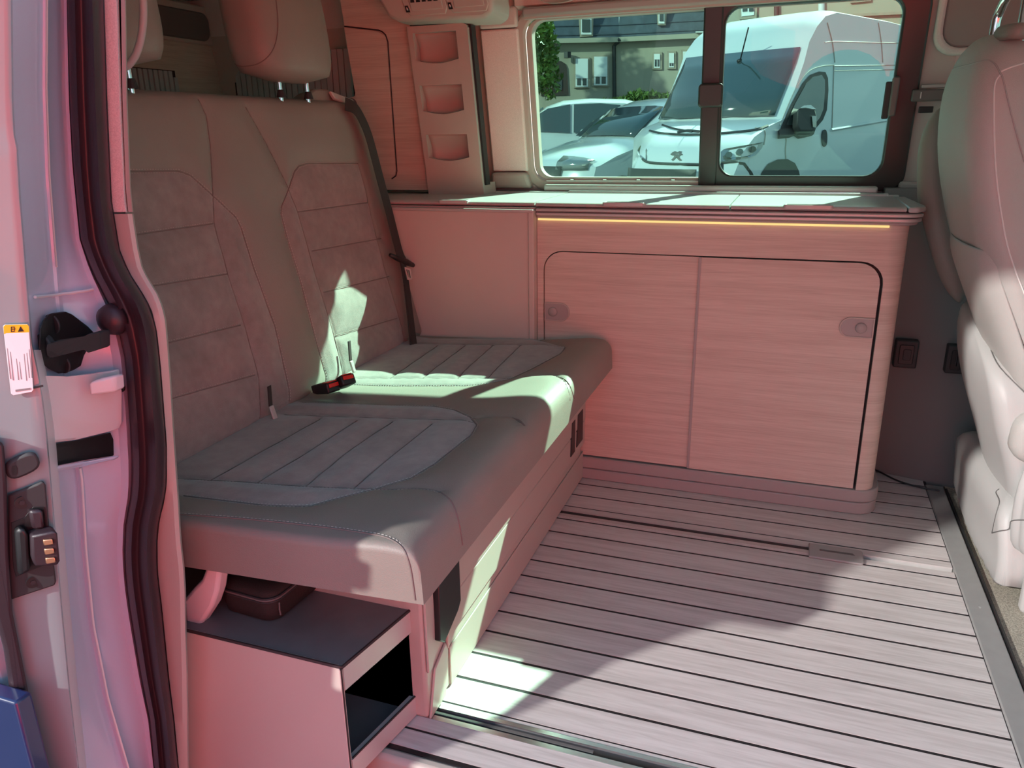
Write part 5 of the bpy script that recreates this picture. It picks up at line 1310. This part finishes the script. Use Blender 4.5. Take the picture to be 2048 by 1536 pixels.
# wheels
for a_, b_ in ((-0.02, 0.0), (3.6, 0.0), (-0.02, VW), (3.6, VW)):
    c = VO+u*(a_+0.1)+vv*(b_+(0.02 if b_ == 0 else -0.02))+kz*0.37
    v, f = cylg(c-vv*(0.0 if b_ == 0 else 0.24), vv, 0.37, 0.24, 28); w_ = obj('wheel', v, f, 'tyre', van, bevel=0.02)
    cyl('hub', c-vv*(0.01 if b_ == 0 else -0.01), -vv if b_ == 0 else vv, 0.2, 0.02, 'alu', w_, n=20)
drapepatch('wheel_arch', dense([(1518, 362), (1524, 345), (1536, 328), (1555, 319), (1575, 318), (1590, 326), (1598, 342), (1602, 362)], 7), T_v, 'bumper', van, lift=0.02, th=0.005)

# ---- parked cars
def make_car(nm, lab, cat_, origin, deg, L, W, H, prof, hood_i, paint='car_white', group=None):
    """origin: ground point under the near front corner; a runs back, b runs across"""
    cu = np.array([math.sin(rad(deg)), math.cos(rad(deg)), 0]); cv_ = np.array([-math.cos(rad(deg)), math.sin(rad(deg)), 0])
    O_ = np.array(origin, float); car = thing(nm, lab, cat_, group)
    def CP(a, b, z, inset=0.0):
        ti = np.interp(z/H, [0, 0.55, 1.0], [0, 0.0, 0.17])
        bb_ = ti+(W-2*ti)*b/W; return O_+cu*a+cv_*bb_+kz*z
    n = len(prof); bs_ = [0, 0.04*W, 0.15*W, 0.35*W, 0.5*W, 0.65*W, 0.85*W, 0.96*W, W]; V = []
    for b in bs_:
        e = abs(b/W*2-1)
        for a, z in prof:
            am_ = a*L; bulge = 0.38*(e**3)*max(0, 1-a/0.45)-0.30*(e**3)*max(0, (a-0.8)/0.2)
            V.append(CP(am_+bulge, b, z*H-(0.05*H*e**6 if z > 0.5 else 0)))
    F = []
    for j in range(len(bs_)-1):
        for i in range(n):
            k = (i+1) % n; F.append((j*n+i, j*n+k, (j+1)*n+k, (j+1)*n+i))
    F.append(tuple(range(n-1, -1, -1))); F.append(tuple((len(bs_)-1)*n+i for i in range(n)))
    b_ = obj('body', V, F, paint, car, smooth=True, auto=32)
    def sheet(name, az, bsx, off, m, **k):
        rows = []
        for a, z in az:
            r = []
            for b in bsx:
                b = b*W; e = abs(b/W*2-1); bulge = 0.38*(e**3)*max(0, 1-a/0.45)-0.30*(e**3)*max(0, (a-0.8)/0.2)
                r.append(CP(a*L+bulge, b, z*H-(0.05*H*e**6 if z > 0.5 else 0))+kz*off*0.7-cu*off*0.7)
            rows.append(r)
        nc = len(bsx); V = [p for r in rows for p in r]; F = [(i*nc+q, i*nc+q+1, (i+1)*nc+q+1, (i+1)*nc+q) for i in range(len(rows)-1) for q in range(nc-1)]
        return obj(name, V, F, m, car, smooth=True, solid=0.01, **k)
    def sidepoly(name, az, m, off=0.012, th=0.01, b=0.0):
        P = [CP(a*L, b, z*H)-cv_*off*(1 if b == 0 else -1) for a, z in az]; v, f = slabg(P, cv_*th); return obj(name, v, f, m, car)
    return car, sheet, sidepoly, CP, cu, cv_
hatch = [(0.0, 0.20), (-0.005, 0.34), (0.01, 0.46), (0.03, 0.52), (0.10, 0.585), (0.19, 0.64), (0.245, 0.67), (0.32, 0.80), (0.40, 0.93), (0.47, 0.985), (0.58, 1.0), (0.72, 0.985), (0.84, 0.92), (0.92, 0.80), (0.975, 0.66), (1.0, 0.55), (1.0, 0.22), (0.9, 0.14), (0.1, 0.14)]
def car_kit(origin, deg, L, W, H, lab, paint, nm='parked_car', group=None, grille=True):
    car, sheet, sidepoly, CP, cu, cv_ = make_car(nm, lab, 'car', origin, deg, L, W, H, hatch, 6, paint, group)
    bx = [0.10, 0.2, 0.35, 0.5, 0.65, 0.8, 0.90]
    sheet('windscreen', [(0.25, 0.685), (0.32, 0.81), (0.385, 0.915)], bx, 0.015, 'glass_dark')
    sheet('grille', [(0.005, 0.455), (-0.003, 0.34), (0.0, 0.24)], [0.2, 0.35, 0.5, 0.65, 0.8], 0.02, 'bumper')
    sheet('lower_bumper', [(-0.002, 0.3), (0.004, 0.17)], [0.0, 0.05, 0.15, 0.3, 0.5, 0.7, 0.85, 0.95, 1.0], 0.025, 'bumper')
    for s in ((0.03, 0.09, 0.16, 0.25), (0.75, 0.84, 0.91, 0.97)):
        q = sheet('headlamp', [(0.035, 0.535), (0.012, 0.49), (0.004, 0.43)], s, 0.02, 'lamp')
    for b in (0.0, W):
        sidepoly('side_window', [(0.285, 0.69), (0.34, 0.80), (0.41, 0.90), (0.50, 0.935), (0.50, 0.66)], 'glass_dark', b=b, off=0.03)
        sidepoly('side_window', [(0.515, 0.66), (0.515, 0.935), (0.62, 0.94), (0.70, 0.92), (0.70, 0.66)], 'glass_dark', b=b, off=0.03)
        sidepoly('side_window', [(0.715, 0.66), (0.715, 0.915), (0.79, 0.87), (0.86, 0.76), (0.86, 0.70)], 'glass_dark', b=b, off=0.03)
        P = [CP(0.315*L+x*0.10, b, z*H)-cv_*(0.16 if b == 0 else -0.16) for x, z in ((0, 0.66), (1.2, 0.66), (1.3, 0.72), (0.9, 0.755), (0.1, 0.74))]
        v, f = slabg(P, cv_*(0.13 if b == 0 else -0.13)); obj('mirror', v, f, paint, car, bevel=0.02)
        for a in (0.19, 0.80):
            c = CP(a*L, b, 0.22*H)*1.0; c[2] = origin[2]+0.34
            v, f = cylg(c-cv_*(0.02 if b == 0 else 0.20), cv_, 0.34, 0.22, 28); w_ = obj('wheel', v, f, 'tyre', car, bevel=0.02)
            cyl('hub', c-cv_*(0.025 if b == 0 else -0.025), -cv_ if b == 0 else cv_, 0.22, 0.01, 'alu', w_, n=20)
    return car
kA = hit(1180, 330, (0, 1, 0), (0, 7.6, 0))
car_kit((-2.9, 10.4, -0.14), 43, 4.5, 1.95, 1.76, 'silver-white hatchback beside the delivery van, dark grille at the front', 'car_white', group='parked cars')
car_kit((-6.3, 14.0, -0.08), 76, 4.6, 1.95, 1.82, 'white car parked furthest to the left, side windows facing the camper', 'car_white', group='parked cars')
# added dark blue car standing in for a car reflected in the window
car_kit((1.45, 5.5, -0.35), 35, 4.2, 1.85, 1.45, 'dark blue car standing in for a reflection at the right edge of the window', 'car_blue', group='parked cars')

rv_prof = [(0.0, 0.2), (0.0, 0.42), (0.06, 0.5), (0.12, 0.6), (0.2, 0.95), (0.25, 1.0), (0.97, 1.0), (1.0, 0.9), (1.0, 0.2), (0.9, 0.14), (0.1, 0.14)]  # unseen red van, added to throw sunlit red into the camper
rv, _sh, _sp, rCP, rcu, rcv = make_car('bounce_van', 'unseen red panel van added behind the photographer to bounce red light', 'van', (-0.5, -3.2, -0.61), 90, 4.8, 1.9, 1.95, rv_prof, 0, 'car_red')
for a in (0.16, 0.82):
    for b in (0.0, 1.9):
        c = rCP(a*4.8, b, 0.3); c[2] = -0.28
        v, f = cylg(c-rcv*(0.02 if b == 0 else 0.2), rcv, 0.33, 0.22, 24); obj('wheel', v, f, 'tyre', rv, bevel=0.02)


# ---- houses
hs = thing('house', 'cream rendered house with slate mansard roof across the car park', 'house')
# two facade planes meeting at the downpipe
HC = hit(1237, 78, (0, 1, 0), (0, 19.0, 0)); HX, HY = HC[0], 19.0
dL = np.array([-0.90, -0.30, 0]); dL /= np.linalg.norm(dL); nL = np.array([dL[1], -dL[0], 0]); nL = nL if nL[1] < 0 else -nL
dR = np.array([1.0, 0.06, 0]); dR /= np.linalg.norm(dR); nR = np.array([dR[1], -dR[0], 0]); nR = nR if nR[1] < 0 else -nR
C0 = np.array([HX, HY, 0.0]); ZE = 3.12
def facade(dirv, nrm, length, nm='wall'):
    P = [C0+kz*0.9, C0+dirv*length+kz*0.9, C0+dirv*length+kz*ZE, C0+kz*ZE]
    v, f = slabg(P, -nrm*0.3); return obj(nm, v, f, 'render', hs)
facade(dL, nL, 9); facade(dR, nR, 14)
def roofpart(dirv, nrm, length):
    P = [C0+nrm*0.12+kz*ZE, C0+dirv*length+nrm*0.12+kz*ZE, C0+dirv*length-nrm*0.9+kz*(ZE+3.0), C0-nrm*0.9+kz*(ZE+3.0)]
    v, f = slabg(P, -nrm*0.2); return obj('roof', v, f, 'slate', hs)
roofpart(dL, nL, 9); roofpart(dR, nR, 14)
for dv, nr, L in ((dL, nL, 9), (dR, nR, 14)):
    v, f = slabg([C0+nr*0.22+kz*(ZE-0.05), C0+dv*L+nr*0.22+kz*(ZE-0.05), C0+dv*L+nr*0.22+kz*(ZE+0.05), C0+nr*0.22+kz*(ZE+0.05)], -nr*0.2); obj('gutter', v, f, 'render', hs)
    # slate courses
    cs_parts = []
    for k in range(14):
        zz = 0.2*k+0.12; base_ = nr*(0.135-zz*0.34)
        cs_parts.append(slabg([C0+base_+kz*(ZE+zz), C0+dv*L+base_+kz*(ZE+zz), C0+dv*L+base_+kz*(ZE+zz+0.02), C0+base_+kz*(ZE+zz+0.02)], nr*0.012))
    v, f = merge(cs_parts); o = obj('slate_courses', v, f, 'slate', hs); o['kind'] = 'stuff'
def fpt(px, py, side, out=0.0):
    n_ = nL if side == 'L' else nR; return hit(px, py, n_, C0+n_*out)
def hwin(x0, x1, y0, y1, side, open_=0.3, fr=3.2):
    n_ = nL if side == 'L' else nR
    A = [fpt(x, y, side, 0.05) for x, y in ((x0, y0), (x1, y0), (x1, y1), (x0, y1))]
    v, f = slabg(A, -n_*0.06); w_ = obj('window', v, f, 'stone', hs)
    ix0, ix1, iy0, iy1 = x0+fr, x1-fr, y0+fr, y1-fr*0.8
    v, f = slabg([fpt(x, y, side, 0.065) for x, y in ((ix0, iy0), (ix1, iy0), (ix1, iy1), (ix0, iy1))], -n_*0.02); obj('frame', v, f, 'shutter', w_)
    ym = iy1-(iy1-iy0)*open_; mx_ = (ix0+ix1)/2; g_ = (ix1-ix0)*0.12
    for a, b in ((ix0+g_, mx_-g_*0.6), (mx_+g_*0.6, ix1-g_)):
        v, f = slabg([fpt(x, y, side, 0.075) for x, y in ((a, ym), (b, ym), (b, iy1-3), (a, iy1-3))], -n_*0.01); obj('pane', v, f, 'house_glass', w_)
    v, f = slabg([fpt(x, y, side, 0.085) for x, y in ((ix0, iy0), (ix1, iy0), (ix1, ym), (ix0, ym))], -n_*0.02); obj('roller_shutter', v, f, 'shutter', w_)
hwin(1148, 1179, 114, 176, 'L'); hwin(1185, 1218, 110, 173, 'L')
hwin(1304, 1324, 104, 139, 'R', fr=4, open_=0.6); hwin(1334, 1352, 102, 138, 'R', fr=4); hwin(1362, 1381, 99, 145, 'R', fr=4)
arch = [(1103, 191), (1103, 135), (1107, 126), (1114, 122), (1122, 122), (1130, 127), (1134, 136), (1137, 190)]
v, f = slabg([fpt(x, y, 'L', 0.03) for x, y in arch], -nL*0.02); hd = obj('door', v, f, 'dark_wood', hs)
v, f = slabg([fpt(x, y, 'L', 0.05) for x, y in ((1114, 160), (1124, 159), (1124, 180), (1114, 181))], -nL*0.02); obj('glazing', v, f, 'house_glass', hd)
v, f = slabg([fpt(x, y, 'L', 0.03) for x, y in ((1082, 192), (1082, 160), (1090, 150), (1096, 160), (1097, 190))], -nL*0.02); obj('door', v, f, 'dark_wood', hs)
tube('downpipe', [fpt(1240, 78, 'R', 0.22), fpt(1236, 84, 'R', 0.15), fpt(1228, 92, 'R', 0.1), fpt(1229, 195, 'R', 0.08)], 0.045, 'bumper', hs, n=8)
for q, s_ in (([(1158, 22), (1187, 22), (1186, 72), (1160, 74)], 'L'), ([(1313, 10), (1333, 10), (1331, 50), (1315, 50)], 'R')):
    n_ = nL if s_ == 'L' else nR
    v, f = slabg([fpt(x, y, s_, 0.14) for x, y in q], -n_*1.2); dm = obj('dormer', v, f, 'stone', hs)
    x0, x1, y0, y1 = q[0][0]+4, q[1][0]-4, q[0][1]-10, q[2][1]-3
    v, f = slabg([fpt(x, y, s_, 0.17) for x, y in ((x0, y0), (x1, y0), (x1, y1), (x0, y1))], -n_*0.02); obj('frame', v, f, 'shutter', dm)
    v, f = slabg([fpt(x, y, s_, 0.19) for x, y in ((x0+2, (y0+y1)/2-2), (x1-2, (y0+y1)/2-2), (x1-2, y1-5), (x0+2, y1-5))], -n_*0.01); obj('pane', v, f, 'house_glass', dm)
tube('wall_lantern', [fpt(1135, 104, 'L', 0.15), fpt(1135, 116, 'L', 0.15)], 0.09, 'black', hs, n=6)
v, f = slabg([fpt(x, y, 'R', 0.3) for x, y in ((1391, 63), (1422, 62), (1422, 65), (1391, 65))], -nR*0.3); obj('canopy', v, f, 'shutter', hs)
v, f = slabg([fpt(x, y, 'R', 0.03) for x, y in ((1224, 191), (1420, 178), (1420, 200), (1224, 202))], -nR*0.02); obj('base_band', v, f, 'stone', hs)
# second, taller cream house at the right, nearer
h2 = thing('house', 'taller pale house rising behind the delivery van at the right', 'house')
Q = [hit(x, y, (0, 1, 0), (0, 17.5, 0)) for x, y in ((1446, 60), (1446, -120), (1900, -120), (1900, 60))]
Q = [np.array([Q[0][0], 17.5, 0.5]), np.array([Q[0][0], 17.5, 6.5]), np.array([5.0, 16.0, 6.5]), np.array([5.0, 16.0, 0.5])]
nQ = np.cross(Q[2]-Q[1], Q[0]-Q[1]); nQ = nQ/np.linalg.norm(nQ); nQ = nQ if nQ[1] < 0 else -nQ
v, f = slabg(Q, -nQ*0.4); obj('wall', v, f, 'render', h2)
def q2(px, py, o): return hit(px, py, nQ, Q[0]+nQ*o)
v, f = slabg([q2(x, y, 0.06) for x, y in ((1474, -30), (1517, -32), (1513, 36), (1478, 39))], -nQ*0.06); w_ = obj('window', v, f, 'stone', h2)
v, f = slabg([q2(x, y, 0.08) for x, y in ((1481, -30), (1511, -32), (1508, 30), (1483, 33))], -nQ*0.02); obj('frame', v, f, 'shutter', w_)
for a, b in ((1485, 1494), (1498, 1507)):
    v, f = slabg([q2(x, y, 0.10) for x, y in ((a, -28), (b, -28), (b, 22), (a, 23))], -nQ*0.02); obj('pane', v, f, 'house_glass', w_)
v, f = slabg([q2(x, y, 0.06) for x, y in ((1696, -30), (1742, -32), (1742, 2), (1700, 6))], -nQ*0.06); obj('window', v, f, 'stone', h2)
tube('downpipe', [q2(1553, -60, 0.06), q2(1553, 60, 0.06)], 0.05, 'bumper', h2, n=8)
tube('downpipe', [q2(1643, -60, 0.06), q2(1643, 60, 0.06)], 0.06, 'shutter', h2, n=8)
v, f = slabg([q2(x, y, 0.10) for x, y in ((1660, 30), (1900, 18), (1900, 24), (1660, 35))], -nQ*0.1); obj('band', v, f, 'stone', h2)

# ---- greenery
def leaves(name, centre, radii, count, size, m, lab, cat_, parent=None, kind='stuff', shape=None):
    V, F = [], []
    r_ = np.random.default_rng(abs(hash(name+lab)) % 1000 if False else len(lab))
    for i in range(count):
        d_ = r_.normal(size=3); d_ /= np.linalg.norm(d_); k = r_.uniform(0.35, 1)**0.5
        lump = 1+0.25*math.sin(5*d_[0]+3*d_[2])+0.15*math.sin(9*d_[1]+7*d_[2])
        p = np.array(centre)+d_*np.array(radii)*k*lump
        a = r_.normal(size=3); a /= np.linalg.norm(a); b = np.cross(a, r_.normal(size=3)); b /= np.linalg.norm(b)
        s = size*r_.uniform(0.6, 1.4); o = len(V)
        V += [p-a*s, p+b*s*0.45, p+a*s, p-b*s*0.45]; F.append((o, o+1, o+2, o+3))
    o = obj(name, V, F, m, parent)
    if parent is None: tag(o, lab, cat_, kind=kind)
    elif kind: o['kind'] = kind
    return o
tr = thing('tree', 'leafy sunlit tree at the left edge of the side window', 'tree')
tc_ = hit(1078, 100, (0, 1, 0), (0, 16.6, 0))
leaves('foliage', tc_+np.array([-0.25, 0, 0.15]), (0.62, 0.9, 1.15), 5200, 0.07, 'leaf', 'tree leaf', None, tr)
tube('trunk', [(tc_[0]-0.25, 16.6, -0.1), (tc_[0]-0.22, 16.6, tc_[2])], 0.10, 'bark', tr, n=8)
gb = [hit(x, y, (0, 1, 0), (0, 17.6, 0)) for x, y in ((1270, 193), (1330, 192))]
leaves('hedge', (gb[0]+gb[1])/2+np.array([0.0, 0, -0.12]), (0.95, 0.5, 0.2), 3200, 0.06, 'leaf', 'low sunlit green hedge in front of the cream house', 'hedge')
gq = hit(1080, 200, (0, 1, 0), (0, 15.5, 0))
v, f = slabg([(-8, 16.6, gz(16.6)+0.03), (1, 16.6, gz(16.6)+0.03), (1, 17.9, gz(17.9)+0.03), (-8, 17.9, gz(17.9)+0.03)], (0, 0, -0.1)); bnk = obj('grass_bank', v, f, 'grass', None); tag(bnk, 'narrow grass bank behind the parked cars', 'grass', kind='stuff')
